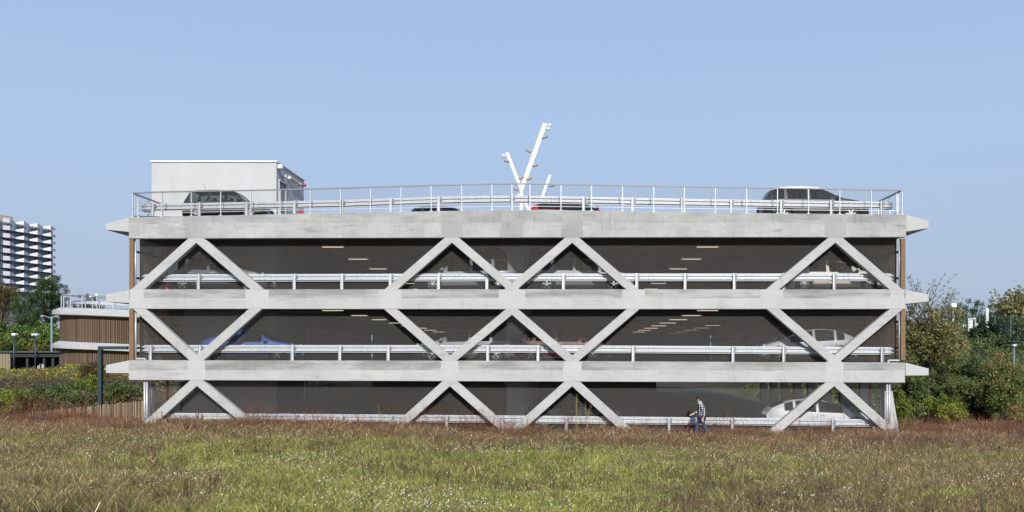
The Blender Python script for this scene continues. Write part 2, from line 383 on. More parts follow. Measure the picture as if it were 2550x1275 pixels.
# back wall, core, columns
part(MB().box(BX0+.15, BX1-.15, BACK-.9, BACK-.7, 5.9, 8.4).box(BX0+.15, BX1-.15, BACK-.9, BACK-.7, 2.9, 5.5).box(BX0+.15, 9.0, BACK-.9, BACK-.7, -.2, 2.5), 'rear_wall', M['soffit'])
CY0, CY1 = 44.0, 48.7
cx0, cx1 = PX(377.5, CY0), PX(688.5, CY0); ctop = PZ(404, CY0)
part(MB().box(BX0+.7, cx1, CY0, CY1, -.2, 8.4), 'stair_core', concrete('core_concrete', (.33,.33,.325), 0, .1, 4.))
for y in (43.6, 54., 64., 75.):
    mb = MB().box(PX(1262, 43.6), PX(1308, 43.6), y, y+.8, -.2, 8.4)
    for zc in (8.33, 5.43, 2.43):
        mb.add([(PX(1262,43.6),y-.01,zc-.45),(PX(1308,43.6),y-.01,zc-.45),(PX(1308,43.6)+.35,y-.01,zc),(PX(1262,43.6)-.35,y-.01,zc),
                (PX(1262,43.6),y+.81,zc-.45),(PX(1308,43.6),y+.81,zc-.45),(PX(1308,43.6)+.35,y+.81,zc),(PX(1262,43.6)-.35,y+.81,zc)],
               [(0,1,2,3),(7,6,5,4),(0,3,7,4),(1,5,6,2)])
    part(mb, 'column', M['brace'])
mb = MB()
for px, y in ((417, 43.2), (1314, 43.9), (2166, 43.2)):
    o = part(MB().tube((PX(px, y), y, 0), (PX(px, y), y, 8.3), .055, 10), 'service_pipe', M['galv'] if px == 1314 else M['red_paint'], smooth=True)
for z in (8.2, 5.3, 2.3):
    part(MB().tube((-16, 43.0, z), (cx1+2.5, 43.0, z), .06, 10).tube((cx1+2.5, 43., z), (cx1+2.5, 60, z), .06, 10), 'service_pipe', M['galv_dull'], smooth=True)
part(MB().box(PX(1235,43.4), PX(1258,43.4), 43.4, 43.6, 3.15, 3.75), 'hose_cabinet', M['red_paint'], bevel=.01)
# thin vertical galvanised edge pipes
for (x, ya, yb) in ((337.5, 602, 718), (338, 772, 893), (2240, 600, 718), (2240, 772, 896), (360, 948, 1075), (366, 948, 1075), (2209, 954, 1085), (2215, 954, 1085)):
    part(MB().tube((PX(x,D+.2), D+.2, PZ(ya,D+.2)), (PX(x,D+.2), D+.2, PZ(yb,D+.2)), .042, 8), 'edge_pipe', M['galv'], smooth=True)
part(MB().tube(P(338,893.5,D+.2), P(362,893.5,D+.2), .04, 8).tube(P(362,893.5,D+.2), P(362,897,D+.2), .04, 8), 'edge_pipe', M['galv'])
part(MB().tube(P(2240,897.5,D+.2), P(2212,897.5,D+.2), .04, 8).tube(P(2212,897.5,D+.2), P(2212,903,D+.2), .04, 8), 'edge_pipe', M['galv'])
# expanded metal screens: real zigzag strands
def expanded(wd, ht, pw=.0863, ph=.049, t=.0045, dp=.0045):
    k = np.arange(int(wd/(pw/2))+1); r = np.arange(int(ht/(ph/2))+1)
    K, Rr = np.meshgrid(k, r); X = K*pw/2; Z = Rr*ph/2+np.where((K+Rr) % 2 == 0, 1, -1)*ph*.21
    n = K.size; a = np.stack([X, np.zeros_like(X)+dp, Z+t/2], -1).reshape(-1, 3); b = np.stack([X, np.zeros_like(X), Z-t*.1], -1).reshape(-1, 3); c = np.stack([X, np.zeros_like(X)+dp*.8, Z-t/2], -1).reshape(-1, 3)
    V = np.stack([a, b, c], 1).reshape(-1, 3); nk = len(k)
    idx = (np.arange(len(r))[:, None]*nk+np.arange(nk-1)[None]).ravel()*3
    F = np.concatenate([np.stack([idx, idx+1, idx+4, idx+3], -1), np.stack([idx+1, idx+2, idx+5, idx+4], -1)]).astype(np.int32)
    me = bpy.data.meshes.new('expanded_metal'); me.vertices.add(len(V)); me.vertices.foreach_set('co', V.astype(np.float32).ravel())
    me.loops.add(F.size); me.loops.foreach_set('vertex_index', F.ravel()); me.polygons.add(len(F))
    me.polygons.foreach_set('loop_start', np.arange(0, F.size, 4, dtype=np.int32)); me.polygons.foreach_set('loop_total', np.full(len(F), 4, np.int32))
    me.update(calc_edges=True); me.materials.append(M['strand']); return me
MY = D+.53
mx0, mx1 = PX(343, MY), PX(2236, MY)
me = expanded(mx1-mx0, 2.16)
for z in (FZ(596)-2.16+.06, FZ(772)-2.16+.06):
    o = bpy.data.objects.new('mesh_screen', me); col.objects.link(o); o.parent = park; o.location = (mx0, MY-D, z)
gx0, gx1 = PX(368, MY), PX(2206, MY); me2 = expanded(gx1-gx0, 2.3)
o = bpy.data.objects.new('mesh_screen', me2); col.objects.link(o); o.parent = park; o.location = (gx0, MY-D, FZ(951)-2.28)
# rooftop stair house
ph = MB().box(cx0, cx1, CY0, CY1, Z_ROOF-.1, ctop)
part(ph, 'stair_house_wall', M['core'])
part(MB().box(cx0-.06, cx1+.05, CY0-.06, CY1+.05, ctop, ctop+.07), 'stair_house_coping', M['white_paint'], bevel=.01)
def SP(px, py): # point on side wall x=cx1 from pixel
    Y = cx1/((px-VX)/FP); return Y, PZ(py, Y)
ya, za = SP(694.5, 452); yb, zb = SP(709.5, 460)
part(MB().box(cx1-.2, cx1+.012, ya, yb, Z_ROOF, za-.02), 'stair_house_door', mat('grey_door', (.2,.22,.25), .5))
part(MB().box(cx1+.0, cx1+.05, ya-.08, ya, Z_ROOF, za+.03).box(cx1, cx1+.05, yb, yb+.14, Z_ROOF, za+.03).box(cx1, cx1+.09, ya-.1, yb+.16, za, za+.07), 'door_frame', mat('cream_door_frame', (.5,.49,.46), .5))
a0, b0 = SP(716, 443); a1, b1 = SP(740, 457)
o = part(MB().tube((cx1+.12, a0, b0), (cx1+.12, a1, b0), .055, 10), 'wall_tube_lamp', M['tube_off'])
part(MB().tube((cx1+.12, a0-.12, b0), (cx1+.12, a0+.02, b0), .085, 10).tube((cx1+.12, a1-.02, b0), (cx1+.12, a1+.1, b0), .08, 10).box(cx1, cx1+.1, a0, a0+.05, b0-.03, b0+.03).box(cx1, cx1+.1, a1-.05, a1, b0-.03, b0+.03), 'lamp_cap', M['galv'])
a0, b0 = SP(752, 461)
part(MB().lathe([(.0,.08),(.07,.06),(.11,0),(.09,-.06),(0,-.09)], (cx1+.12, a0, b0), 'Z', 12).tube((cx1, a0, b0), (cx1+.2, a0, b0), .03), 'alarm_beacon', M['red_paint'], smooth=True)
part(MB().box(cx1+.03, cx1+.24, CY0+.02, CY0+.32, ctop-.28, ctop-.08), 'rain_spout', M['white_paint'], bevel=.03)
a0, b0 = SP(702, 439)
part(MB().lathe([(0,.1),(.06,.08),(.11,-.04),(.0,-.06)], (cx1+.12, a0, b0), 'Z', 10), 'wall_light', M['white_paint'])
# red extinguisher post beside the stair house
e = empty('fire_post', (PX(749, 45.5), 45.5, Z_ROOF), label='red fire extinguisher post on the roof deck beside the stair house', cat='fire post')
MB().tube((0,0,0), (0,0,1.05), .09, 12).build('cylinder', M['red_paint'], e, True); MB().tube((0,0,1.05),(0,0,1.14),.05,10).box(-.02,.14,-.02,.02,1.1,1.13).build('valve', M['trim'], e)
# ---------------------------------------------------------------- crash barriers
WP = [(0,-.155),(.0,-.13),(.075,-.095),(.075,-.055),(0,-.02),(0,.02),(.075,.055),(.075,.095),(0,.13),(0,.155)]
WPc = WP+[(o-.006, z) for o, z in reversed(WP)]
def barrier(label, line, x0, x1, Y, posts, zbot, curl=(True, True), grp=None):
    # line [(px,py of rail centre)], Y depth
    t = empty('crash_barrier', (PX((x0+x1)/2, Y), Y, 0), label=label, cat='guardrail', group=grp)
    ox, oy = t.location.x, Y
    path = []
    rz = lambda px: PZ(interp(line, px), Y)
    if curl[0]:
        for a in (90, 60, 30): path.append((PX(x0, Y)+.25-.25*math.sin(R(a))-ox, .28-.28*math.cos(R(a)), rz(x0)))
        path = [(PX(x0,Y)-ox+.22, .5, rz(x0))]+path[:1]+path[1:]
    for px in np.linspace(x0+(15 if curl[0] else 0), x1-(15 if curl[1] else 0), 24): path.append((PX(px, Y)-ox, 0, rz(px)))
    if curl[1]:
        for a in (30, 60, 90): path.append((PX(x1, Y)-.25+.25*math.sin(R(a))-ox, .28-.28*math.cos(R(a)), rz(x1)))
        path.append((PX(x1,Y)-ox-.22, .5, rz(x1)))
    MB().sweep(WPc, path).build('rail', M['galv'], t)
    for px in posts:
        x = PX(px, Y)-ox; z1 = rz(px)+.16; zb_ = zbot(px)
        p = MB()
        p.box(x-.058, x-.05, -.17, -.075, zb_, z1).box(x+.05, x+.058, -.17, -.075, zb_, z1).box(x-.05, x+.05, -.083, -.075, zb_, z1).box(x-.12, x+.12, -.2, -.02, zb_-.02, zb_+.015)
        p.build('post', M['galv'], t)
        MB().box(x+.062, x+.12, -.14, .0, z1-.2, z1-.05).build('bracket', M['galv_dull'], t)
    mbj = MB()
    for px in np.arange(x0+60, x1-30, 121*2):
        x = PX(px, Y)-ox; z = rz(px)
        for sx in (-.1, .1):
            for dz in (-.075, .075): mbj.tube((x+sx, -.06, z+dz), (x+sx, -.09, z+dz), .018, 6)
    mbj.build('splice_bolts', M['galv_dull'], t)
    return t
BY = D+.44
barrier('ribbed steel crash barrier on the second raised floor, behind the upper braces', [(350,692.5),(1275,690.5),(2225,690.5)], 352, 2226, BY,
        (497,615,735,853,973,1093,1213,1403,1585,1705,1827,1950,2075,2200), lambda px: 6.04)
barrier('ribbed steel crash barrier on the first raised floor, crossing the V shaped braces', [(350,868.5),(1275,868.7),(1573,870),(2226,874)], 352, 2226, BY,
        (378,500,730,848,968,1215,1340,1576,1824,1950,2194), lambda px: FZ(interp([(320,897),(2254,903)], px))-.02)
barrier('ribbed steel crash barrier low in the grass along the ground storey', [(350,1037),(1275,1044),(1990,1051),(2200,1054)], 395, 2190, BY,
        (500,615,735,852,975,1113,1230,1410,1540,1665,1822,1950,2072), lambda px: gz(PX(px,BY), BY)-.05)
RBY = D+.72
barrier('ribbed steel crash barrier along the open roof deck behind the railing', [(345,517),(500,514.5),(850,507.5),(1075,499.5),(1275,496),(1450,499),(1700,504),(2000,509),(2200,510.5)], 351, 2224, RBY,
        (383,499,616,735,853,974,1093,1275,1453,1575,1697,1820,1944,2068,2193), lambda px: FZ(interp(topline, px))+.0)
# ---------------------------------------------------------------- roof railing
RY = D+.1
rail = empty('roof_railing', (0, RY, 9.2), label='thin grey metal railing with mesh infill along the whole roof edge', cat='railing')
rtop = [(331,481),(405,478),(550,475.5),(700,472.5),(850,468.5),(925,466),(1100,461),(1275,457),(1450,460),(1625,463),(1850,467),(2092,471),(2246,474)]
def rz_(px): return PZ(interp(rtop, px), RY)-9.2
def rb_(px): return PZ(interp(topline, px), RY)-9.2
mb = MB(); mlow = MB()
pxs = [331]+list(range(405, 2246, 92))+[2246]
for a, b in zip(pxs[:-1], pxs[1:]):
    mb.bar((PX(a,RY),0,rz_(a)), (PX(b,RY),0,rz_(b)), .05, .06); mlow.bar((PX(a,RY),0,rb_(a)+.15), (PX(b,RY),0,rb_(b)+.15), .018, .02)
for a in (331, 2246):
    mb.bar((PX(a,RY),0,rz_(a)), (PX(a,RY),3.,rz_(a)), .05, .06, up=(0,0,1)); mlow.bar((PX(a,RY),0,rb_(a)+.15), (PX(a,RY),3.,rb_(a)+.15), .018, .02, up=(0,0,1))
mb.build('top_rail', M['galv_dull'], rail); mlow.build('bottom_rail', M['galv'], rail)
for px in (331,404,477,550,625,698,773,848,923,999,1074,1150,1225,1275,1320,1397,1473,1550,1628,1704,1781,1859,1936,2013,2091,2169,2246):
    x = PX(px, RY); w_ = .015
    MB().box(x-w_, x+w_, -.03, .03, rb_(px)-.03, rz_(px)-.0).box(x-.06, x+.06, -.05, .05, rb_(px)-.01, rb_(px)+.012).build('post', M['galv'], rail)
for sx in (340, 2238):
    x = PX(sx, RY); MB().box(x-.055, x+.055, .15, .2, rb_(sx)-.03, rz_(sx)-.06).build('post', M['galv'], rail)
for a in (331, 2246):
    for dy in (1.5, 3.):
        x = PX(a, RY); MB().box(x-.02, x+.02, dy-.03, dy+.03, rb_(a)-.03, rz_(a)).build('post', M['galv'], rail)
# mesh infill of railing, follows the arch: shear by segments
def infill():
    x0, x1 = PX(335, RY), PX(2242, RY); m_ = expanded(x1-x0, .9, pw=.09, ph=.052, t=.0032, dp=.003)
    n = len(m_.vertices); co = np.empty(n*3, np.float32); m_.vertices.foreach_get('co', co); co = co.reshape(-1, 3)
    px = (co[:, 0]+x0)/RY*FP+VX
    lo = PZ(np.interp(px, [p[0] for p in topline], [p[1] for p in topline]), RY)-9.2+.14; hi = PZ(np.interp(px, [p[0] for p in rtop], [p[1] for p in rtop]), RY)-9.2-.03
    co[:, 2] = lo+co[:, 2]/.9*(hi-lo); m_.vertices.foreach_set('co', co.ravel()); m_.update()
    o = bpy.data.objects.new('mesh_infill', m_); col.objects.link(o); o.parent = rail; o.location = (x0, .01, 0)
infill()
# ---------------------------------------------------------------- strip lights
def striplight(label, x, y, z, first=[None]):
    if first[0] is None:
        e = empty('strip_light', (x, y, z), cat='light', group='strip lights under the car park ceilings')
        MB().tube((-.46,0,0),(.46,0,0),.021,8).build('tube', M['tube'], e, True)
        MB().box(-.5,-.46,-.04,.04,-.04,.05).box(.46,.5,-.04,.04,-.04,.05).box(-.5,.5,-.03,.03,.04,.06).tube((-.4,0,.05),(-.4,0,.2),.008,5).tube((.4,0,.05),(.4,0,.2),.008,5).build('housing', M['galv'], e)
        first[0] = e
    else: e = copy_tree(first[0]); e.location = (x, y, z)
    e['label'] = label
ordn = ['nearest', 'second nearest', 'third', 'fourth', 'fifth', 'sixth', 'seventh', 'eighth']
for lvl, z, n in (('top covered floor', 8.1, 6), ('first raised floor', 5.32, 8)):
    for side, x in (('left', -9.96), ('right', 6.46)):
        for i in range(n):
            striplight(f'lit strip light, {ordn[i]} in the {side} row on the {lvl} ceiling', x, 42.6+5.3*i, z)
for i in range(5): striplight(f'lit strip light, {ordn[i]} in the deep middle row, first raised floor', 9.9, 63+5.3*i, 5.32)

# ================================================================= CARS
def lerp_prof(pr, t): return float(np.interp(t, [p[0] for p in pr], [p[1] for p in pr]))
KINDS = {
 'hatch': dict(top=[(0,.50),(.012,.60),(.04,.70),(.12,.95),(.2,.985),(.35,1.),(.5,.985),(.6,.93),(.755,.66),(.8,.625),(.92,.545),(.975,.46),(1,.34)],
   belt=[(0,.60),(.2,.62),(.76,.575),(1,.5)], win=[(.13,.2),(.235,.42),(.45,.66)], ws=(.585,.765), rw=(.035,.125), wt=.60),
 'mini': dict(top=[(0,.50),(.012,.58),(.04,.66),(.10,.95),(.16,.985),(.4,1.),(.58,.975),(.64,.93),(.745,.66),(.78,.63),(.92,.58),(.975,.48),(1,.34)],
   belt=[(0,.60),(.3,.61),(.76,.59),(1,.5)], win=[(.10,.33),(.36,.66)], ws=(.635,.75), rw=(.035,.10), wt=.6),
 'wagon': dict(top=[(0,.50),(.01,.58),(.03,.68),(.10,.93),(.2,.985),(.38,1.),(.52,.985),(.62,.93),(.76,.65),(.8,.62),(.93,.54),(.98,.44),(1,.32)],
   belt=[(0,.62),(.3,.61),(.77,.58),(1,.5)], win=[(.09,.22),(.25,.43),(.46,.67)], ws=(.605,.77), rw=(.025,.10), wt=.6),
 'sleek': dict(top=[(0,.52),(.012,.63),(.045,.74),(.13,.86),(.24,.965),(.36,1.),(.46,.99),(.56,.93),(.66,.83),(.78,.68),(.83,.63),(.93,.54),(.98,.43),(1,.32)],
   belt=[(0,.68),(.15,.66),(.5,.61),(.78,.575),(1,.48)], win=[(.155,.235),(.26,.45),(.475,.70)], ws=(.575,.80), rw=(.05,.17), wt=.60),
 'low': dict(top=[(0,.50),(.012,.60),(.04,.70),(.12,.93),(.2,.98),(.35,1.),(.5,.985),(.6,.93),(.755,.66),(.8,.625),(.92,.545),(.975,.46),(1,.34)],
   belt=[(0,.72),(.2,.70),(.76,.62),(1,.5)], win=[(.13,.70)], ws=(.585,.765), rw=(.035,.125), wt=.60),
 'suv': dict(top=[(0,.46),(.01,.56),(.03,.66),(.085,.93),(.17,.985),(.35,1.),(.5,.985),(.58,.93),(.73,.68),(.77,.655),(.93,.59),(.98,.48),(1,.32)],
   belt=[(0,.64),(.3,.64),(.74,.62),(1,.5)], win=[(.09,.2),(.225,.41),(.44,.63)], ws=(.57,.735), rw=(.025,.085), wt=.6),
 'coupe': dict(top=[(0,.52),(.01,.62),(.06,.70),(.12,.74),(.3,.965),(.42,1.),(.52,.985),(.6,.93),(.74,.67),(.78,.64),(.93,.54),(.98,.44),(1,.30)],
   belt=[(0,.62),(.3,.62),(.76,.6),(1,.5)], win=[(.24,.4),(.43,.65)], ws=(.585,.745), rw=(.13,.30), wt=.6),
}
def car(label, px, Y, z, L, H, W, kind, paint, face=1, glass='glass', rz=0., roofm=None, clear_tail=False, rim=None, group=None, cat='car'):
    """px = pixel column of the car's middle seen from the camera; face +1: front points right"""
    K = KINDS[kind]; e = empty('parked_car', (PX(px, Y), Y, z), (0 if face > 0 else math.pi)+rz, label=label, cat=cat, group=group)
    r = .315 if kind != 'suv' else .36; Ra = r+.06
    tr_, tf = .185, .815
    cxr, cxf = tr_*L, tf*L
    T = {0, 1}
    for i in range(1, 48): T.add(i/48)
    for a in [v for w_ in K['win'] for v in w_]+list(K['ws'])+list(K['rw']): T.add(a)
    for c in (cxr, cxf):
        for a in range(0, 181, 15): T.add((c-Ra*math.cos(R(a)))/L)
    T = sorted(T); T2 = [T[0]]
    for t in T[1:]:
        if t-T2[-1] > .0018: T2.append(t)
    T = T2; rings = []
    for t in T:
        x = t*L; top = lerp_prof(K['top'], t)*H; bl = lerp_prof(K['belt'], t)*H; bl = min(bl, top-.035)
        w_ = W/2*(1-.30*abs(2*t-1)**9-.05*abs(2*t-1)**3)
        sill = .17+.10*max(0, abs(2*t-1)-.86)/.14; zb_ = sill
        for c in (cxr, cxf):
            if abs(x-c) < Ra-1e-4: zb_ = max(zb_, r+math.sqrt(Ra*Ra-(x-c)**2))
        z1 = max(.34*H, zb_+.02); z2 = max(bl*.82, z1+.03); z3 = max(bl, z2+.02); top = max(top, z3+.03)
        gh = top-z3; wr = w_*.95-gh*.30
        if gh < .12: wr = w_*.93
        z4 = z3+gh*.90
        rings.append([(x, w_*.96, zb_), (x, w_, z1), (x, w_*.995, z2), (x, w_*.955, z3), (x, wr, z4), (x, wr-.11 if gh > .12 else wr-.12, top-.012), (x, 0, top)])
    n = len(T); body = MB(); glass_side = [MB(), MB()]; wsc = MB(); rwn = MB(); roof = MB()
    verts = []
    for rg in rings:
        full = [(-L/2+a, -b, c) for a, b, c in rg]+[(-L/2+a, b, c) for a, b, c in reversed(rg[:-1])]
        verts.append(full)
    m_ = len(verts[0]); V = [v for ring in verts for v in ring]; bf = []; gs = ([], []); fw = []; fr = []; rf = []
    for i in range(n-1):
        tm = (T[i]+T[i+1])/2
        inwin = any(a-1e-6 <= tm <= b for a, b in K['win'])
        for j in range(m_):
            k = (j+1) % m_; f = (i*m_+j, (i+1)*m_+j, (i+1)*m_+k, i*m_+k)
            if j == 3 and inwin: gs[0].append(f)
            elif j == 8 and inwin: gs[1].append(f)
            elif j in (4,5,6,7) and K['ws'][0] <= tm <= K['ws'][1] and j in (5,6): fw.append(f)
            elif j in (5,6) and K['rw'][0] <= tm <= K['rw'][1]: fr.append(f)
            elif roofm and j in (4,5,6,7) and K['rw'][1] < tm < K['ws'][0]: rf.append(f)
            else: bf.append(f)
    bf += [tuple(range(m_-1, -1, -1)), tuple((n-1)*m_+j for j in range(m_))]
    def mk(name, fs, mt, smooth=True):
        used = sorted({i for f in fs for i in f}); mp = {u: q for q, u in enumerate(used)}
        b = MB(); b.add([V[u] for u in used], [tuple(mp[i] for i in f) for f in fs]); return b.build(name, mt, e, smooth, fix=False)
    mk('body', bf, paint)
    for q in gs: mk('side_window', q, M[glass])
    mk('windscreen', fw, M[glass]); mk('rear_window', fr, M[glass])
    if rf: mk('roof_panel', rf, roofm)
    # sill trim, bumpers
    for sg in (-1, 1):
        MB().box(-L/2+cxr+Ra, -L/2+cxf-Ra, sg*W*.47-.02, sg*W*.47+.03, .15, .25).build('sill', M['trim'], e)
        x = (K['ws'][1]-.04)*L-L/2; zz = K['belt'][1][1]*H
        mi = MB(); mi.lathe([(0,-.1),(.07,-.06),(.085,.02),(.04,.08),(0,.09)], (x-.03, sg*(W/2+.08), zz+.06), 'X', 10); mi.build('mirror', paint, e, True)
        for wdw in K['win'][-2:]:
            MB().box((wdw[0]+.01)*L-L/2, (wdw[0]+.01)*L-L/2+.17, sg*(W/2-.005)-.015, sg*(W/2-.005)+.02, .515*H, .515*H+.03).build('door_handle', M['rim'] if glass == 'glass' else paint, e)
        for wdw in K['win']:
            MB().box(wdw[1]*L-L/2+.02, wdw[1]*L-L/2+.034, sg*(W/2-.003)-.012, sg*(W/2-.003)+.006, .3*H, .56*H).build('door_seam', M['trim'], e)
        hl = MB().lathe([(0,.07),(.1,.05),(.15,-.02),(0,-.1)], (L/2-.16, sg*(W/2-.24), .46*H), 'X', 12)
        hl.build('headlight', M['lens_clear'], e, True)
        tl = MB().box(-L/2+.015, -L/2+.22, sg*W*.27-.08, sg*W*.27+.08, .46*H, .555*H); tl.build('taillight', M['lens_clear'] if clear_tail else M['lens_red'], e, bevel=.03)
    MB().box(-L/2+.03, -L/2+.4, -W*.36, W*.36, .2, .34).build('bumper_trim', M['trim'], e); MB().box(L/2-.35, L/2-.04, -W*.36, W*.36, .18, .34).build('bumper_trim', M['trim'], e)
    for xx in (.36, .56):
        for sg in (-1, 1):
            x = xx*L-L/2
            MB().box(x-.25, x+.25, sg*.36-.24, sg*.36+.24, .3, .55).box(x-.3, x-.15, sg*.36-.23, sg*.36+.23, .5, .66*H+.1).box(x-.27, x-.17, sg*.36-.12, sg*.36+.12, .66*H+.1, .66*H+.26).build('seat', M['seat'], e, bevel=.04)
    # wheels
    ns = random.choice((5, 5, 7, 10))
    for c in (cxr, cxf):
        for sg in (-1, 1):
            wh = empty('wheel', (c-L/2, sg*(W/2-.11), r)); wh.parent = e
            MB().lathe([(r*.64,-.10),(r*.92,-.11),(r,-.07),(r,.07),(r*.92,.11),(r*.64,.10)], (0,0,0), 'Y', 28, closed=True).build('tyre', M['tyre'], wh, True)
            rm = MB(); o_ = sg*.075
            rm.lathe([(r*.68,-.09),(r*.60,-.07),(r*.60,.07),(r*.68,.09)], (0,0,0), 'Y', 28, closed=True)
            rm.lathe([(0,-.015),(r*.2,-.015),(r*.16,.015),(0,.02)], (0,o_,0), 'Y', 14)
            for q in range(ns):
                a = 2*math.pi*q/ns+.3; rm.bar((r*.1*math.cos(a), o_, r*.1*math.sin(a)), (r*.64*math.cos(a), o_-sg*.01, r*.64*math.sin(a)), .045 if ns < 8 else .028, .03)
            rm.build('rim', rim or M['rim'], wh)
            MB().lathe([(0,-.03),(r*.6,-.03),(r*.6,.03),(0,.03)], (0,0,0), 'Y', 20).build('brake_disc', M['hub_dark'], wh)
    return e
def paint(name, c, metal=.1, rough=.45): return mat(name, c, rough, metal, coat=.15)
pb = paint('black_paint', (.012,.013,.018)); pnav = paint('dark_navy_paint', (.015,.017,.026)); pred = paint('red_car_paint', (.35,.02,.035)); pblue = paint('blue_car_paint', (.035,.10,.30))
psil = paint('silver_paint', (.20,.212,.235), .1); pgrey = paint('grey_paint', (.10,.115,.14), .25); pwh = paint('white_car_paint', (.62,.63,.65), 0); pcream = paint('cream_paint', (.6,.56,.48), 0)
pdr = paint('dark_red_paint', (.055,.008,.012)); pdg = paint('dark_grey_paint', (.05,.055,.06), .4)
mini = car('black compact hatchback on the roof deck in front of the white stair house', 570, 42.4, Z_ROOF-.03, 3.65, 1.41, 1.7, 'mini', pb, 1, 'glass_light')
MB().tube((-.95,0,1.39),(-1.12,0,1.75),.006,5).build('aerial', M['trim'], mini)
car('black car with only its dark roof showing above the roof parapet, left of centre', 1118, 47.2, Z_ROOF-.05, 4.2, 1.46, 1.75, 'hatch', pnav, 1)
car('red car with a dark roof behind the roof parapet, right of the branching mast', 1432, 45.0, Z_ROOF-.02, 4.6, 1.27, 1.8, 'low', pred, 1, roofm=M['trim'])
suv = car('dark navy car with a pale roof at the right end of the roof deck', 2022, 42.8, Z_ROOF-.04, 4.65, 1.60, 1.8, 'suv', pnav, 1, roofm=pcream)
for sg in (-1, 1):
    rp_ = MB(); ks = KINDS['suv']['top']
    pth = [(t_*4.65-2.325, sg*.60, lerp_prof(ks, t_)*1.6-.02) for t_ in np.linspace(.13, .60, 14)]
    for p0, p1 in zip(pth[:-1], pth[1:]): rp_.bar(p0, p1, .05, .05)
    rp_.build('roof_rail', M['white_paint'], suv)
# second raised floor
car('dark grey hatchback on the second raised floor behind the leftmost upper brace', 552, 42.0, Z_L2, 4.3, 1.52, 1.8, 'hatch', pgrey, 1)
car('silver wagon on the second raised floor behind the second upper brace from the left', 1163, 42.1, Z_L2, 4.4, 1.46, 1.78, 'wagon', psil, -1)
car('silver estate car on the second raised floor behind the third upper brace from the left', 1444, 42.1, Z_L2, 4.5, 1.5, 1.8, 'wagon', psil, 1)
car('cream car on the second raised floor behind the rightmost upper brace', 2070, 42.0, Z_L2, 4.35, 1.36, 1.76, 'coupe', pcream, 1)
# first raised floor
car('bright blue coupe on the first raised floor behind the left V brace', 630, 41.9, Z_L1, 4.1, 1.34, 1.76, 'coupe', pblue, 1)
car('silver wagon on the first raised floor between the two central V braces', 1160, 42.9, Z_L1, 4.4, 1.42, 1.78, 'wagon', psil, -1)
car('dark red car on the first raised floor right of the central column', 1400, 42.9, Z_L1, 4.3, 1.42, 1.78, 'hatch', pdr, 1)
car('silver white hatchback on the first raised floor behind the rightmost V brace', 2006, 41.85, Z_L1-.05, 4.2, 1.44, 1.78, 'sleek', psil if False else paint('pearl_paint', (.33,.345,.37), .05), -1)
# ground storey
car('white hatchback on the ground storey behind the rightmost brace, clear tail lamp showing', 2033, 41.75, .07, 4.5, 1.45, 1.8, 'sleek', pwh, 1, clear_tail=True)
car('grey car on the ground storey deep in shade behind the central right brace', 1428, 44.6, .1, 4.3, 1.4, 1.78, 'hatch', pdg, 1)
# ================================================================= PERSON
def skin_obj(name, verts, edges, mt, parent, root=0, lv=2):
    me = bpy.data.meshes.new(name); me.from_pydata([v[:3] for v in verts], edges, []); me.materials.append(mt)
    o = bpy.data.objects.new(name, me); col.objects.link(o); o.parent = parent
    o.modifiers.new('skin', 'SKIN')
    if not me.skin_vertices: bpy.context.view_layer.update()
    sv = me.skin_vertices[0].data if me.skin_vertices else None
    if sv:
        for i, v in enumerate(verts):
            r_ = v[3]; sv[i].radius = r_ if isinstance(r_, tuple) else (r_, r_); sv[i].use_root = (i == root)
    s = o.modifiers.new('sub', 'SUBSURF'); s.levels = lv; s.render_levels = lv
    me.polygons.foreach_set('use_smooth', [True]*len(me.polygons)); o.modifiers['skin'].use_smooth_shade = True
    return o
skinm = mat('skin', (.52, .3, .21), .55); hairm = mat('dark_hair', (.025, .017, .012), .8); jeans = mat('blue_jeans', (.045, .06, .1), .85, noise=(25, .15)); shoe = mat('dark_shoe', (.03, .03, .03), .7)
plaid = bpy.data.materials.new('checked_shirt'); plaid.use_nodes = True
t = plaid.node_tree; b = t.nodes['Principled BSDF']; tc = t.nodes.new('ShaderNodeTexCoord'); sx = t.nodes.new('ShaderNodeSeparateXYZ'); t.links.new(tc.outputs['Object'], sx.inputs[0])
acc = None
for ax, ph_ in ((0, 0.0), (2, .02)):
    m1 = t.nodes.new('ShaderNodeMath'); m1.operation = 'MULTIPLY_ADD'; m1.inputs[1].default_value = 1/.085; m1.inputs[2].default_value = ph_+20
    t.links.new(sx.outputs[ax], m1.inputs[0]); m2 = t.nodes.new('ShaderNodeMath'); m2.operation = 'FRACT'; t.links.new(m1.outputs[0], m2.inputs[0])
    m3 = t.nodes.new('ShaderNodeMath'); m3.operation = 'GREATER_THAN'; m3.inputs[1].default_value = .5; t.links.new(m2.outputs[0], m3.inputs[0])
    if acc is None: acc = m3.outputs[0]
    else:
        m4 = t.nodes.new('ShaderNodeMath'); m4.operation = 'ADD'; t.links.new(acc, m4.inputs[0]); t.links.new(m3.outputs[0], m4.inputs[1]); acc = m4.outputs[0]
m5 = t.nodes.new('ShaderNodeMapRange'); m5.inputs[1].default_value = 0; m5.inputs[2].default_value = 2; t.links.new(acc, m5.inputs[0])
cr = t.nodes.new('ShaderNodeValToRGB'); cr.color_ramp.elements[0].color = (.012,.012,.016,1); cr.color_ramp.elements[1].color = (.75,.75,.75,1)
el = cr.color_ramp.elements.new(.5); el.color = (.10,.10,.12,1); t.links.new(m5.outputs[0], cr.inputs[0]); t.links.new(cr.outputs[0], b.inputs['Base Color']); b.inputs['Roughness'].default_value = .9
PY = 39.2; pxp = PX(1747.5, PY)
pe = empty('person', (pxp, PY, gz(pxp, PY)), label='person in a black and white checked shirt and blue jeans walking left with head bowed', cat='person')
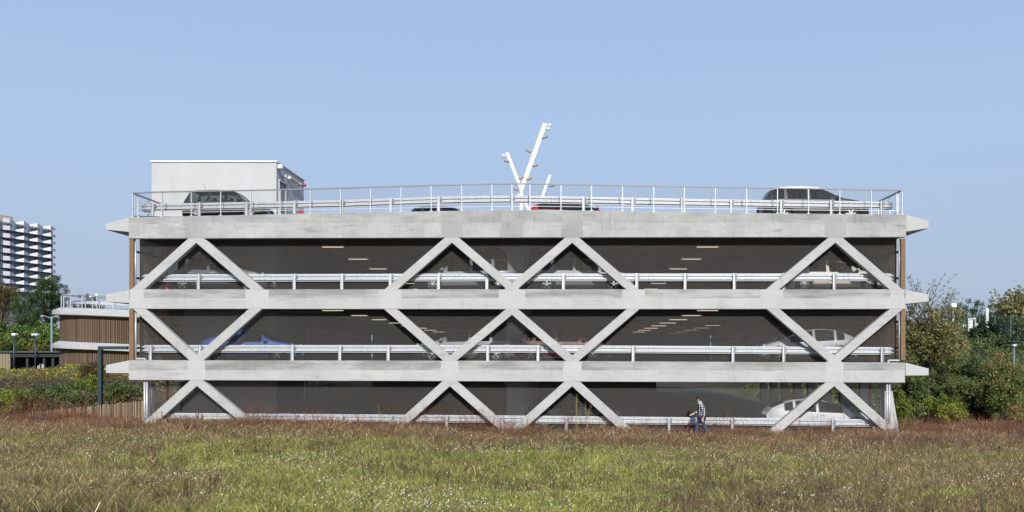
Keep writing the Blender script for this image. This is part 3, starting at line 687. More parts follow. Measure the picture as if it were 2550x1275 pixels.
# local: walking towards -X. torso leans a little forward
bv = [(0,0,.92,(.15,.11)),(-.01,0,1.08,(.14,.10)),(-.02,0,1.25,(.16,.11)),(-.03,0,1.38,(.15,.10)),(-.06,0,1.46,.055),(-.105,0,1.53,.055),   #0-5 pelvis..neck, skull base
      (-.15,0,1.585,(.088,.078)),(-.165,0,1.655,(.075,.07)), # 6,7 head
      (-.03,-.17,1.39,.06),(.06,-.24,1.12,.043),(.03,-.25,.88,.032),(.01,-.25,.82,.032), # right (near, -Y) arm hangs slightly back
      (-.03,.17,1.39,.06),(-.10,.23,1.13,.043),(-.30,.20,1.0,.032),(-.36,.20,.98,.03), # far arm reaching forward
      (-.02,-.1,.86,.085),(.10,-.1,.50,.06),(.30,-.1,.14,.042),(.24,-.1,.05,.035),
      (-.02,.1,.86,.085),(-.20,.1,.48,.06),(-.22,.1,.09,.042),(-.36,.1,.05,.035)]
be = [(0,1),(1,2),(2,3),(3,4),(4,5),(5,6),(6,7),(3,8),(8,9),(9,10),(10,11),(3,12),(12,13),(13,14),(14,15),(0,16),(16,17),(17,18),(18,19),(0,20),(20,21),(21,22),(22,23)]
def hand(verts, edges, at, fw, side, curl):
    base = Vector(verts[at][:3]); fw = Vector(fw).normalized(); sd_ = Vector(side).normalized(); dn = fw.cross(sd_)
    for q, (off, ln) in enumerate(((-.03,.068),(-.01,.08),(.01,.075),(.03,.06))):
        p1 = base+fw*.045+sd_*off; p2 = p1+fw*ln*.5+dn*curl*.012; p3 = p2+fw*ln*.4+dn*curl*.035
        i = len(verts); verts += [(*p1, .011), (*p2, .0095), (*p3, .008)]; edges += [(at, i), (i, i+1), (i+1, i+2)]
    i = len(verts); p1 = base+sd_*-.04+fw*.01; p2 = p1+fw*.035+sd_*-.012
    verts += [(*p1, .012), (*p2, .009)]; edges += [(at, i), (i, i+1)]
hand(bv, be, 11, (-.15,0,-1), (1,0,0), 1); hand(bv, be, 15, (-1,0,-.25), (0,0,-1), 1)
skin_obj('body', bv, be, skinm, pe)
def sub(name, idx, grow, mt, extra=None):
    vs = [bv[i] for i in idx]; mp = {i: q for q, i in enumerate(idx)}
    vs = [(*v[:3], tuple(a+grow for a in v[3]) if isinstance(v[3], tuple) else v[3]+grow) for v in vs]
    es = [(mp[a], mp[b_]) for a, b_ in be if a in mp and b_ in mp]; return skin_obj(name, vs, es, mt, pe)
skin_obj('shirt', [(.0,0,.80,(.185,.14)),(-.0,0,.92,(.185,.14)),(-.01,0,1.08,(.18,.135)),(-.02,0,1.25,(.19,.14)),(-.035,0,1.385,(.165,.12)),(-.06,0,1.45,(.085,.085)),
    (-.03,-.17,1.37,.085),(.06,-.24,1.12,.068),(.03,-.25,.90,.055),(-.03,.17,1.37,.085),(-.10,.23,1.13,.068),(-.27,.205,1.02,.055)],
    [(0,1),(1,2),(2,3),(3,4),(4,5),(4,6),(6,7),(7,8),(4,9),(9,10),(10,11)], plaid, pe, root=2); sub('trousers', [0,16,17,18,20,21,22], .022, jeans)
MB().lathe([(0,.09),(.05,.082),(.083,.05),(.094,.0),(.09,-.03),(.075,-.05)], (-.150,0,1.645), 'Z', 18).lathe([(0,.05),(.05,.045),(.07,.0),(.06,-.06),(.03,-.08)], (-.105,0,1.62), 'Z', 14).build('hair', hairm, pe, True)
MB().lathe([(0,.02),(.012,.01),(.018,0),(0,-.012)], (-.245,0,1.60), 'X', 8).build('nose', skinm, pe, True)
for sg in (-1, 1):
    MB().lathe([(0,.012),(.022,.006),(.026,-.004),(0,-.01)], (-.135, sg*.082, 1.60), 'Y', 10).build('ear', skinm, pe, True)
    MB().lathe([(0,.006),(.008,0),(0,-.006)], (-.232, sg*.03, 1.622), 'X', 8).build('eye', hairm, pe)
MB().box(-.236,-.226,-.022,.022,1.563,1.569).build('mouth', mat('lips', (.35,.13,.1), .5), pe)
MB().sweep([(.012,0),(.012,.05),(-.012,.05),(-.012,0)], [(-.075+.07*math.cos(a), .07*math.sin(a), 1.45+.02*math.cos(a)) for a in np.linspace(.4, 5.9, 12)]).build('collar', mat('pale_collar', (.5,.56,.66), .8), pe)
for (x, y, z) in ((.26,-.1,.0),(-.29,.1,-.02)): MB().box(x-.14,x+.12,y-.05,y+.05,z,z+.09).build('shoe', shoe, pe, bevel=.03)
# ================================================================= LIGHT MASTS ON ROOF
mastm = M['white_paint']; MYD = 52.
def mast(label, segs, lamps, px0):
    e = empty('light_mast', (PX(px0, MYD), MYD, Z_ROOF), label=label, cat='light mast'); ox, oz = e.location.x, e.location.z
    L_ = lambda px, py, dy=0: Vector((PX(px, MYD)-ox, dy, PZ(py, MYD)-oz))
    for q, (a, b_, wd, nm) in enumerate(segs):
        MB().bar(L_(*a), L_(*b_), wd, wd*.8).build(nm, mastm, e, bevel=.01)
    for (px, py, dx, dz, k) in lamps:
        p = L_(px, py); d = Vector((dx, -.3, dz)).normalized()
        l = MB().tube(p-d*.05, p+d*.12, .03, 6)
        l.build('lamp_arm', M['galv'], e); q = p+d*.2
        if k: MB().lathe([(0,.12),(.08,.09),(.1,-.05),(.0,-.08)], q, 'Z', 10).build('lamp', M['white_paint'], e, True)
        else: MB().bar(q-Vector((dx,0,dz)).normalized()*.12, q+Vector((dx,0,dz)).normalized()*.2, .13, .2).build('lamp', mat('spotlight_grey', (.35,.3,.24), .5) if 'spotlight_grey' not in bpy.data.materials else bpy.data.materials['spotlight_grey'], e, bevel=.03)
    return e
mast('white branching light mast rising above the middle of the roof', [((1298.5,556),(1298.5,468),.18,'trunk'),((1299,472),(1358,308),.235,'branch'),((1299,474),(1262.5,380),.17,'branch'),((1296,492),(1289,484),.16,'branch'),((1303,492),(1330,556),.13,'branch')],
     [(1359,314,1,.1,1),(1357,321,1,-.1,1),(1347,345,1,.35,0),(1325,381,-1,.6,0),(1322,415,1,.3,0),(1308,450,1,.55,0),(1263,388,-1,-.2,1),(1272,404,-1,.3,0),(1289,447,1,.5,0),(1294,476,-1,.5,0)], 1298.5)
mast('short white leaning light pole behind the red car on the roof', [((1322,556),(1352,487),.13,'trunk'),((1350,491),(1370,436),.15,'branch')], [(1364,464,1,.2,0)], 1335)
# ================================================================= ROUND TIMBER RAMP BUILDING
ramp = empty('ramp_building', (-36, 90, 0), label='rounded brown timber clad ramp building with pale concrete bands left of the car park', cat='building')
def rpart(mb_, name, m, **k):
    o = mb_.build(name, m, **k); o.parent = ramp; o.location = (36, -90, 0); return o
def rpath(inset=0, slope=-.043, n=16, step=None):
    pts = []
    for x in np.linspace(-22, -39.5, 20): pts.append((x+.8, 81+inset, slope*(x+39.5)-.32))
    for a in np.linspace(6, 90, n): pts.append((-38.7-(5-inset)*math.sin(R(a)), 86-(5-inset)*math.cos(R(a)), -.32*(1-a/90.)))
    for y in np.linspace(88, 104, 8): pts.append((-43.7+inset, y, .03*(y-86)))
    return pts[::-1]
# travelling from back-left round to the right: outward is on the right of travel
for zt in (7.62, 4.78, ):
    rpart(MB().sweep([(-1.5, zt), (.0, zt), (.58, zt-.30), (.58, zt-.58), (0, zt-.66), (-1.5, zt-.66)], rpath()), 'concrete_band', M['joint'])
def resample(path, step):
    P_ = [Vector(p) for p in path]; out = []; acc_ = 0.; nxt = 0.
    for a, b_ in zip(P_[:-1], P_[1:]):
        L_ = (b_-a).length; d = (b_-a)/L_
        while nxt <= acc_+L_: out.append((a+d*(nxt-acc_), d)); nxt += step
        acc_ += L_
    return out
for zb0, zt0 in ((4.80, 6.98), (1.2, 4.15)):
    mb = MB(); bk = MB().sweep([(-.25, zb0), (-.25, zt0), (-.4, zt0), (-.4, zb0)], rpath())
    rpart(bk, 'inner_wall', M['dark'])
    for p, d in resample(rpath(), .15):
        nrm = Vector((d.y, -d.x, 0)); Mx = Matrix.Translation(p)@Matrix(((d.x, nrm.x, 0, 0), (d.y, nrm.y, 0, 0), (0, 0, 1, 0), (0, 0, 0, 1)))
        w_ = .1 if random.random() < .7 else .125
        mb.box(-w_/2, w_/2, -.04, -.01, zb0+.02, zt0, timcol(), Mx)
    rpart(mb, 'timber_cladding', M['timber'])
rp = rpath(); pr = MB(); 
for q, (p, d) in enumerate(resample(rpath(.15), 1.35)):
    rpart(MB().box(p.x-.03, p.x+.03, p.y-.03, p.y+.03, 7.6+p.z, 8.68+p.z), 'railing_post', M['galv'])
rpart(MB().sweep([(-.03,8.64),(-.03,8.7),(.03,8.7),(.03,8.64)], rpath(.15)), 'railing_top', M['galv_dull'])
rpart(MB().sweep([(0,8.0),(0,8.3),(-.05,8.3),(-.05,8.0)], rpath(.8)), 'railing_barrier', M['galv'])
rpart(MB().sweep([(0,8.35),(0,8.42),(-.05,8.42),(-.05,8.35)], rpath(4.5)[:30]+rpath(4.5)[30:]), 'railing_barrier', M['galv'])
rpart(MB().box(-43, -22, 84, 104, 7.2, 7.45), 'deck', M['slab'])
# small white globe lamps on the ramp deck
for q, (px, py, lb) in enumerate(((163.5,737,'leftmost'),(171.5,737,'second from left'),(226,739,'third from left, tallest cluster'),(241,735,'rightmost'))):
    Y = 92; e = empty('globe_lamp', (PX(px,Y), Y, 7.4), label=f'small white globe lamp above the ramp building railing, {lb}', cat='lamp', group='globe lamps on the ramp deck')
    h = PZ(py, Y)-7.4; MB().tube((0,0,0),(0,0,h),.035,6).build('pole', M['dark_metal'], e); MB().lathe([(0,.16),(.12,.1),(.16,0),(.12,-.1),(0,-.16)], (0,0,h), 'Z', 12).build('globe', M['white_paint'], e, True)
# ================================================================= PAVILION (low dark building far left)
pav = empty('pavilion', (-48, 95, 0), label='low dark flat roofed carport at far left with a pale slatted end wall', cat='building')
def vpart(mb_, name, m, **k):
    o = mb_.build(name, m, **k); o.parent = pav; o.location = (48, -95, 0); return o
Yp = 96.
x0, x1 = PX(-120, Yp), PX(150, Yp)
vpart(MB().box(x0, x1, Yp-.3, Yp+14, PZ(878, Yp), PZ(875, Yp)), 'roof', mat('zinc_roof', (.12,.13,.15), .5, .3), bevel=.02)
vpart(MB().box(x0, x1, Yp, Yp+.2, PZ(889, Yp), PZ(878.5, Yp)), 'fascia', M['dark'])
vpart(MB().box(x0, x1, Yp+7, Yp+7.2, 1, PZ(878.5, Yp)), 'back_wall', mat('blue_black_wall', (.02,.022,.03), .8))
mb = MB(); x = x0
while x < PX(27, Yp): mb.box(x, x+.1, Yp-.12, Yp-.05, .8, PZ(881, Yp), (.34*random.uniform(.85,1.1), .27, .18)); x += .15
vpart(mb, 'slat_wall', M['timber'])
vpart(MB().box(x0, PX(28, Yp), Yp-.04, Yp+.02, .8, PZ(880.5, Yp)), 'wall_backing', M['dark'])
for px in (63, 105, 127, 146): vpart(MB().box(PX(px,Yp)-.1, PX(px,Yp)+.1, Yp+.3, Yp+.5, .8, PZ(888,Yp)), 'post', M['dark_metal'])
vpart(MB().bar((PX(97,Yp-.5), Yp-.5, PZ(931,Yp)), (PX(103,Yp-.5), Yp-.5, PZ(907,Yp)), .25, .2).bar((PX(106,Yp-.5), Yp-.5, PZ(931,Yp)), (PX(105,Yp-.5), Yp-.5, PZ(907,Yp)), .35, .2), 'concrete_prop', M['joint'])
vpart(MB().box(PX(90,Yp), PX(96,Yp), Yp+.25, Yp+.3, PZ(922,Yp), PZ(911,Yp)), 'notice_board', M['white_paint'])
vpart(MB().box(PX(92.5,Yp), PX(94,Yp), Yp+.235, Yp+.245, PZ(921,Yp), PZ(914,Yp)), 'notice_stripe', M['red_paint'])
car('small pale blue car half hidden by yellow flowers under the dark carport', 30, 98.6, .85, 4.2, 1.45, 1.75, 'hatch', paint('ice_blue_paint', (.45,.52,.6), .2), 1)
car('silver car with only its roof showing beside the timber ramp building', 132, 99, .35, 4.2, 1.45, 1.75, 'hatch', psil, 1)
# ================================================================= FAR TOWER
tower = empty('apartment_tower', (-205, 358, 0), label='tall white apartment tower with rows of faceted balconies behind the trees at far left', cat='building')
u = Vector((6.8, 25.0, 0)).normalized(); nn = Vector((u.y, -u.x, 0)); A = Vector((PX(-2, 357), 357, 0))
tw_white = mat('tower_white', (.66,.66,.7), .7); tw_tan = mat('tower_tan', (.5,.41,.31), .8, noise=(.3,.1)); tw_shade = mat('balcony_violet_shade', (.045,.035,.13), .7); tw_red = mat('tower_red_panel', (.14,.02,.025), .7); tw_glass = mat('tower_glass', (.10,.15,.2), .15); tw_grey = mat('tower_grey', (.30,.33,.37), .7)
def tpart(mb_, name, m, **k):
    o = mb_.build(name, m, **k); o.parent = tower; o.location = -tower.location; return o
fh = 2.8; ZT = PZ(541, 357); NB = 4; bw = 6.55; NF = 10
def W_(uu, out, z): return A+u*uu+nn*out+Vector((0, 0, z))
def wbox(b_, u0, u1, o0, o1, z0, z1): b_.add([W_(u0,o1,z0),W_(u1,o1,z0),W_(u1,o0,z0),W_(u0,o0,z0),W_(u0,o1,z1),W_(u1,o1,z1),W_(u1,o0,z1),W_(u0,o0,z1)], [(0,3,2,1),(4,5,6,7),(0,1,5,4),(1,2,6,5),(2,3,7,6),(3,0,4,7)])
b_ = MB(); wbox(b_, 0, NB*bw-.5, -14, 0, -5, ZT-1.2); tpart(b_, 'wall', tw_grey)
b_ = MB(); wbox(b_, -.35, 0, -14, .3, -5, ZT-.5); tpart(b_, 'end_wall', tw_tan)
b_ = MB(); wbox(b_, .3, 7.5, -9, -1, ZT-1.2, ZT+1.2); tpart(b_, 'plant_room', tw_tan)
tpart(MB().tube(W_(4, -4, ZT+1), W_(4, -4, ZT+3.6), .08, 5), 'aerial', M['galv_dull'])
for fl in range(NF):
    z = ZT-1.35-fh*fl
    bb = MB(); bl_ = MB(); pts = []
    for k in range(NB):
        pts += [(k*bw-.0 if k else 0, 1.0, 'v'), (k*bw+2.1, 2.7, 'r')]
    pts = [(0, 2.4, 'r')] if False else pts
    pts += [(NB*bw, 1.0, 'v')]
    pts[0] = (-.1, 2.0, 'r')
    for (u0, o0, k0), (u1, o1, k1) in zip(pts[:-1], pts[1:]):
        t0, b0 = ((1.15, -.45) if k0 == 'r' else (.35, -.2)); t1, b1 = ((1.15, -.45) if k1 == 'r' else (.35, -.2))
        bb.add([W_(u0,o0,z+b0), W_(u1,o1,z+b1), W_(u1,o1,z+t1), W_(u0,o0,z+t0), W_(u0,o0-.15,z+b0), W_(u1,o1-.15,z+b1), W_(u1,o1-.15,z+t1), W_(u0,o0-.15,z+t0)], [(0,1,2,3),(7,6,5,4),(0,4,5,1),(3,2,6,7),(0,3,7,4),(1,5,6,2)])
        bl_.add([W_(u0,0.05,z-.1), W_(u0,o0-.16,z-.1), W_(u1,o1-.16,z-.1), W_(u1,0.05,z-.1)], [(0,1,2,3)])
    tpart(bb, 'balcony_parapet', tw_white, fix=False)
    if fl == 0: continue
    for k in range(NB):
        rb = MB(); gb = MB(); g2 = MB(); vb = MB()
        wbox(rb, k*bw+3.4, k*bw+4.6, 0, .12, z+.0, z+2.3); wbox(gb, k*bw+.5, k*bw+3.2, 0, .06, z+.5, z+2.25); wbox(g2, k*bw+4.8, k*bw+6.0, 0, .06, z+.5, z+2.25); wbox(vb, k*bw+2.6, k*bw+6.5, .7, .8, z-.1, z+.8)
        tpart(rb, 'red_panel', tw_red); tpart(gb, 'window', tw_glass); tpart(g2, 'window', tw_glass); tpart(vb, 'balcony_shade', tw_shade)  # violet strips put the blue-violet shade inside the balconies into colour
    tpart(bl_, 'balcony_floor', tw_grey)
# ================================================================= VEGETATION
def leaves(name, C, n, r, size, pal, parent=None, flat=.0, seed=0, mt='leaf', clumpvar=.35, gap=0.):
    """C: (k,3) clump centres, r clump radius; n leaves per clump; pal list of colours"""
    g = np.random.default_rng(seed+11); C = np.asarray(C, float); k = len(C); idx = np.repeat(np.arange(k), n)
    d = g.normal(size=(len(idx), 3)); d /= np.linalg.norm(d, axis=1)[:, None]+1e-9
    rr = (g.random(len(idx))**.5)[:, None]*np.asarray(r)[None] if np.ndim(r) else (g.random(len(idx))**.5)[:, None]*r
    p = C[idx]+d*rr
    a = g.normal(size=(len(idx), 3)); a[:, 2] *= (1-flat); a /= np.linalg.norm(a, axis=1)[:, None]
    b_ = np.cross(a, g.normal(size=(len(idx), 3))); b_ /= np.linalg.norm(b_, axis=1)[:, None]
    s = size*g.uniform(.55, 1.3, len(idx))[:, None]
    V = np.stack([p-a*s, p-b_*s*.5, p+a*s, p+b_*s*.5], 1).reshape(-1, 3)
    pal = np.asarray(pal, float)*(1.62 if mt == 'leaf' else 1.0); ci = (vnoise(C[:, 0]+C[:, 2]*.7+seed*7, C[:, 1]*.6+C[:, 2], max(.6, np.max(r)*1.6))*1.0+g.random(k)*.5)/1.5
    q = np.clip(ci[idx]+g.normal(size=len(idx))*.18, 0, .999)*(len(pal)-1); i0 = q.astype(int); f = (q-i0)[:, None]
    c = pal[i0]*(1-f)+pal[np.minimum(i0+1, len(pal)-1)]*f
    c = c*(1+g.normal(size=(len(idx), 1))*.22).clip(.4, 1.7)*(1+((g.random(k)-.5)*clumpvar)[idx][:, None])
    return np_mesh(name, V, 4, M[mt], c, parent)
def tree(label, x, y, z0, h, blobs, nclump, nleaf, cr, size, pal, seed, trunk_r=.2, name='tree', cat='tree', group=None, bark='bark', limb=10, shell=.45):
    """blobs: (dx, dy, cz fraction->metres above z0, rx, ry, rz)"""
    g = np.random.default_rng(seed); e = empty(name, (x, y, z0), label=label, cat=cat, group=group)
    vol = np.array([b_[3]*b_[4]*b_[5] for b_ in blobs])**.75; vol /= vol.sum(); C = []
    for b_, v in zip(blobs, vol):
        m_ = max(3, int(nclump*v)); d = g.normal(size=(m_, 3)); d /= np.linalg.norm(d, axis=1)[:, None]
        rad = (shell+(1-shell)*g.random(m_)**.6)*g.uniform(.82, 1.08, m_)
        C.append(np.array(b_[:3])+d*rad[:, None]*np.array(b_[3:]))
    C = np.concatenate(C)
    leaves('crown', C, nleaf, cr, size, pal, e, seed=seed)
    tb = MB(); top = Vector(blobs[0][:3]); prev = Vector((0, 0, -.3)); 
    for q in range(1, 6):
        t_ = q/5; p = Vector((top.x*t_+g.normal()*.05*h*.2, top.y*t_, top.z*1.05*t_)); tb.tube(prev, p, trunk_r*(1-.85*(t_-.2)), 8, trunk_r*(1-.85*t_)+.01); prev = p
    for q in range(limb):
        c = C[g.integers(len(C))]; t_ = g.uniform(.25, .8); a = Vector((top.x*t_, top.y*t_, top.z*t_)); mid = a.lerp(Vector(c), .5)+Vector((0, 0, .06*h))
        tb.tube(a, mid, trunk_r*.35, 6, trunk_r*.22); tb.tube(mid, c, trunk_r*.22, 5, trunk_r*.07)
    tb.build('trunk', M[bark], e)
    return e
dkgreen = [(.015,.03,.01),(.03,.055,.018),(.05,.08,.025),(.085,.11,.035)]
brownish = [(.035,.035,.015),(.07,.06,.02),(.12,.075,.028),(.08,.09,.03)]
pine = [(.025,.048,.013),(.06,.10,.024),(.10,.15,.034),(.14,.19,.045)]
magn = [(.015,.035,.01),(.04,.07,.015),(.11,.11,.025),(.2,.17,.04)]
autumn = [(.07,.085,.03),(.12,.13,.048),(.155,.13,.055),(.12,.15,.05),(.21,.15,.075)]
shrubg = [(.022,.038,.014),(.06,.082,.026),(.105,.125,.042),(.16,.17,.055)]
ygreen = [(.045,.07,.015),(.10,.13,.022),(.17,.195,.032),(.26,.27,.045)]
firs_and_shade = [(.010,.02,.008),(.02,.035,.014),(.035,.05,.02)]  # fir greens; also the shade painted into the dark bushes below the fence
redgr = [(.05,.08,.025),(.08,.115,.03),(.12,.14,.04),(.15,.12,.04),(.24,.085,.05)]
def pt(label, px, py_top, py_bot, Y, wpx, pal, seed, dens=1., name='tree', cat='tree', cr=None, size=None, nb=5, trunk_r=.2, group=None, bark='bark', shell=.45, zb=None):
    """tree/bush fitted to a pixel box at depth Y"""
    k = Y/FP; x = PX(px, Y); zt = PZ(py_top, Y); z0 = gz(x, Y) if zb is None else zb; zbot = PZ(py_bot, Y); w_ = wpx*k/2; hh = (zt-zbot)/2; cz = (zt+zbot)/2-z0
    g = np.random.default_rng(seed+100); blobs = [(0, 0, cz, w_*.7, w_*.7, hh*.92)]
    for q in range(nb):
        a = g.uniform(0, 6.28); s = g.uniform(.4, .62); vz = g.uniform(-.55, .4)
        blobs.append((math.cos(a)*w_*(1-s)*1.0, math.sin(a)*w_*.6, cz+vz*hh, w_*s, w_*s, hh*s*.9))
    A_ = w_*hh; nc = int(dens*90); cr = cr or max(.22, (A_/nc)**.5*1.9)
    return tree(label, x, Y, z0, zt-z0, blobs, nc, int(70*1.0), cr, size or min(.17, cr*.22), pal, seed, trunk_r, name, cat, group, bark, shell=shell)
# left, far
pt('brown tinged dark tree at the far left edge below the tower', 8, 692, 815, 125, 105, brownish, 1, 2.2)
pt('tall dark green tree in front of the apartment tower', 118, 670, 835, 122, 105, dkgreen, 2, 3., trunk_r=.35)
pt('dark green bushy tree between the brown tree and the tall tree at left', 66, 712, 840, 118, 100, dkgreen, 3, 2.2)
pt('small russet tree top showing behind the ramp building railing', 212, 732, 800, 120, 90, brownish, 4, 1.2)
for q, (px, tp, wd) in enumerate(((-10, 786, 95), (48, 796, 85), (100, 798, 85), (142, 806, 60))):
    pt(['bright green pine bush at the far left edge above the carport', 'bright green pine bush behind the first lamp post', 'bright green pine bush behind the second lamp post', 'small bright green pine bush against the ramp building'][q], px, tp, 890, 112-q, wd, pine, 10+q, 1.8, 'pine_bush', 'bush', group='pine bushes above the carport', size=.15)
for q, (px, tp, wd) in enumerate(((5, 836, 60), (75, 838, 55), (125, 834, 55))):
    pt(['yellow flecked dark shrub above the slatted wall', 'yellow flecked dark shrub between the two lamp posts', 'yellow flecked dark shrub beside the ramp building'][q], px, tp, 892, 106, wd, magn, 20+q, 1.2, 'broadleaf_shrub', 'shrub', group='yellow flecked shrubs above the carport', size=.13)
# left bank shrubs
for q, (px, tp, bt, Y, wd, pal, lb) in enumerate(((18, 962, 1040, 48, 100, ygreen, 'yellow green bush at the far left edge beside the paling fence'), (95, 946, 1045, 50, 130, shrubg, 'dark green bush behind the left end of the paling fence'),
        (175, 950, 1035, 50.5, 130, shrubg, 'green bush behind the middle of the paling fence'), (215, 930, 1010, 52, 80, ygreen[:3]+shrubg[:1], 'yellowish bush left of the dark steel frame'), (290, 945, 1005, 51, 90, shrubg, 'green bush between the steel frame and the car park'), (232, 900, 960, 56, 70, brownish, 'thin russet shrub in front of the ramp building'), (345, 960, 1000, 54, 70, shrubg, 'small green bush touching the left corner of the car park'))):
    pt(lb, px, tp, bt, Y, wd, pal, 30+q, 1.5, 'bush', 'bush', nb=10, trunk_r=.05, size=.055, shell=.2)
# right side
pt('leafy autumn tree in brown and olive beside the right end of the car park', 2302, 728, 935, 52, 215, autumn, 50, 3.0, trunk_r=.12, size=.07, cr=.36, shell=.1, nb=13)
pt('round dark green tree standing behind the green mesh fence', 2422, 730, 870, 92, 165, dkgreen, 51, 3.2, trunk_r=.25, nb=8)
pt('rust coloured tree rising at the right edge above the fence', 2545, 716, 860, 84, 120, autumn[2:]+[(.1,.07,.04)], 52, 1.6, shell=.2, cr=.8)
pt('reddish brown thin tree between the fence and the round green tree', 2478, 770, 850, 88, 70, brownish, 53, 1.2)
for q, (px, tp, bt, Y, wd, pal, lb) in enumerate(((2455, 792, 900, 78, 110, firs_and_shade, 'very dark bush in shade below the green mesh fence'), (2530, 830, 900, 76, 110, firs_and_shade, 'very dark bush in shade at the right edge below the fence'), (2400, 820, 900, 76, 90, firs_and_shade+shrubg[:1], 'dark bush right of the autumn tree'),
        (2330, 860, 960, 60, 130, shrubg, 'mid green bush on the bank below the autumn tree'), (2420, 885, 985, 58, 130, shrubg+autumn[:1], 'olive bush on the bank below the dark hedge'), (2510, 880, 980, 60, 120, shrubg, 'green bush on the bank around the lamp post'),
        (2275, 900, 1050, 50, 90, shrubg, 'grey green bush right of the concrete side fin'), (2245, 965, 1062, 46, 55, ygreen[:3], 'light green fern like bush against the side fin'), (2358, 980, 1062, 46, 110, ygreen, 'bright yellow green bush beside the right path'), (2448, 950, 1070, 47, 80, firs_and_shade, 'dark conifer bush between the yellow bush and the red leaved tree'), (2385, 935, 1020, 52, 100, shrubg, 'green bush behind the yellow green bush'), (2330, 930, 1020, 54, 90, shrubg, 'dull green bush in the gap left of the yellow green bush'))):
    pt(lb, px, tp, bt, Y, wd, pal, 60+q, 1.7, 'bush', 'bush', nb=10, trunk_r=.05, size=.14 if Y > 70 else .06, shell=.2)
pt('young tree with red and green leaves and a pale stem at the right edge', 2500, 868, 1065, 44, 135, redgr, 80, 2.6, trunk_r=.05, bark='twig', cr=.28, size=.055, shell=.1, nb=11)
# sparse upper twigs of the autumn trees
def twigs(label, px, py0, py1, Y, wd, n, pal, seed):
    g = np.random.default_rng(seed); x = PX(px, Y); z0 = PZ(py0, Y); e = empty('bare_tree', (x, Y, gz(x, Y)), label=label, cat='tree'); gz0 = e.location.z
    mb = MB(); C = []; k = Y/FP
    mb.tube((0,0,-.2), (0,0,z0-gz0), .1, 6, .05)
    for q in range(n):
        a = Vector((g.uniform(-.3,.3)*wd*k, g.uniform(-.5,.5), z0-gz0+g.uniform(-.4,.2))); b_ = Vector((g.uniform(-.5,.5)*wd*k, g.uniform(-.8,.8), PZ(py0+(py1-py0)*g.uniform(.4,1.), Y)-gz0))
        mb.tube((0,0,z0-gz0-.5), a, .025, 4, .02); mb.tube(a, b_, .02, 4, .006)
        for t_ in np.linspace(.25, 1., 9): C.append(a.lerp(b_, float(t_))+Vector((g.normal()*.07, g.normal()*.07, g.normal()*.05)))
    mb.build('trunk', M['bark'], e); leaves('crown', np.array(C), 5, .09, .05 if Y < 60 else .11, pal, e, seed=seed)
twigs('sparse branching tree top with rusty leaves just right of the roof edge', 2310, 790, 676, 52, 150, 34, autumn[1:], 5)
twigs('sparse rusty twigs at the right edge against the sky', 2525, 800, 712, 84, 110, 26, autumn[2:], 6)
# ---------------------------------------------------------------- right side fences, lamps, posts
def linept(label, x0, x1, Y0, Y1, h, zt, npost, cat='fence'):
    e = empty('mesh_fence', (x0, Y0, 0), label=label, cat=cat)
    fm = mat('green_mesh_panel', (.03,.09,.06), .6); mb = MB(); L_ = math.hypot(x1-x0, Y1-Y0)
    for q in range(npost):
        t_ = q/(npost-1); x = (x1-x0)*t_; y = (Y1-Y0)*t_; z = zt(t_); MB().box(x-.05, x+.05, y-.05, y+.05, z-h-.3, z+.05).build('post', fm, e)
    for s_ in np.arange(0, L_, .12):
        t_ = s_/L_; mb.box((x1-x0)*t_-.006, (x1-x0)*t_+.006, (Y1-Y0)*t_-.005, (Y1-Y0)*t_+.005, zt(t_)-h, zt(t_))
    for k in np.arange(0, h+.01, .25): mb.add([(0,-.008,zt(0)-k-.01),(x1-x0,Y1-Y0-.008,zt(1)-k-.01),(x1-x0,Y1-Y0-.008,zt(1)-k+.01),(0,-.008,zt(0)-k+.01)], [(0,1,2,3)])
    mb.build('mesh_panel', fm, e, fix=False)
linept('tall green mesh fence on the bank in front of the round green tree', PX(2330,82), PX(2640,74), 82, 74, 3.0, lambda t_: PZ(794, 82)*(1-t_)+PZ(780, 74)*t_, 9)
linept('low row of green fence posts and mesh among the bushes at right', PX(2240,64), PX(2640,60), 64, 60, 2.2, lambda t_: PZ(900, 64)*(1-t_)+PZ(898, 60)*t_, 12)
e = empty('street_lamp', (PX(2525,50), 50, gz(PX(2525,50),50)), label='grey lamp post with a flat disc top among the bushes at right', cat='street lamp')
h = PZ(851,50)-e.location.z; MB().tube((0,0,-.2),(0,0,h-.3),.05,10,.045).build('post', mat('blue_grey_post', (.16,.2,.24), .5), e, True)
MB().lathe([(0,.06),(.1,.05),(.3,-.0),(.3,-.025),(.1,-.03)], (0,0,h), 'Z', 20).build('shade', M['dark_metal'], e, True); MB().lathe([(.07,-.28),(.14,-.24),(.15,-.2),(.09,-.04),(.0,-.03)], (0,0,h), 'Z', 16).build('lantern', M['lens_clear'], e, True)
e = empty('camera_pole', (PX(2374,80), 80, 3), label='white pole with a boxy white lamp head behind the green fence', cat='pole')
MB().tube((0,0,0),(0,0,PZ(765,80)-3),.1,8).build('pole', M['white_paint'], e); MB().box(-.22,.22,-.2,.2,PZ(766,80)-3,PZ(755,80)-3).box(-.3,-.2,-.1,.1,PZ(760,80)-3,PZ(757,80)-3).build('head', M['white_paint'], e, bevel=.04)
e = empty('flag_pole', (PX(2458,80), 80, 3), label='plain white pole right of the round green tree', cat='pole'); MB().tube((0,0,0),(0,0,PZ(767,80)-3),.12,8).build('pole', M['white_paint'], e)
wpts = ((2401,811,'small white round marker, leftmost behind the fence'), (2432,809,'small white round marker beside the white cabinet'), (2475,809,'single white oval marker right of the plain pole'), (2507,809,'left one of the twin white round markers'), (2517,809,'right one of the twin white round markers'))
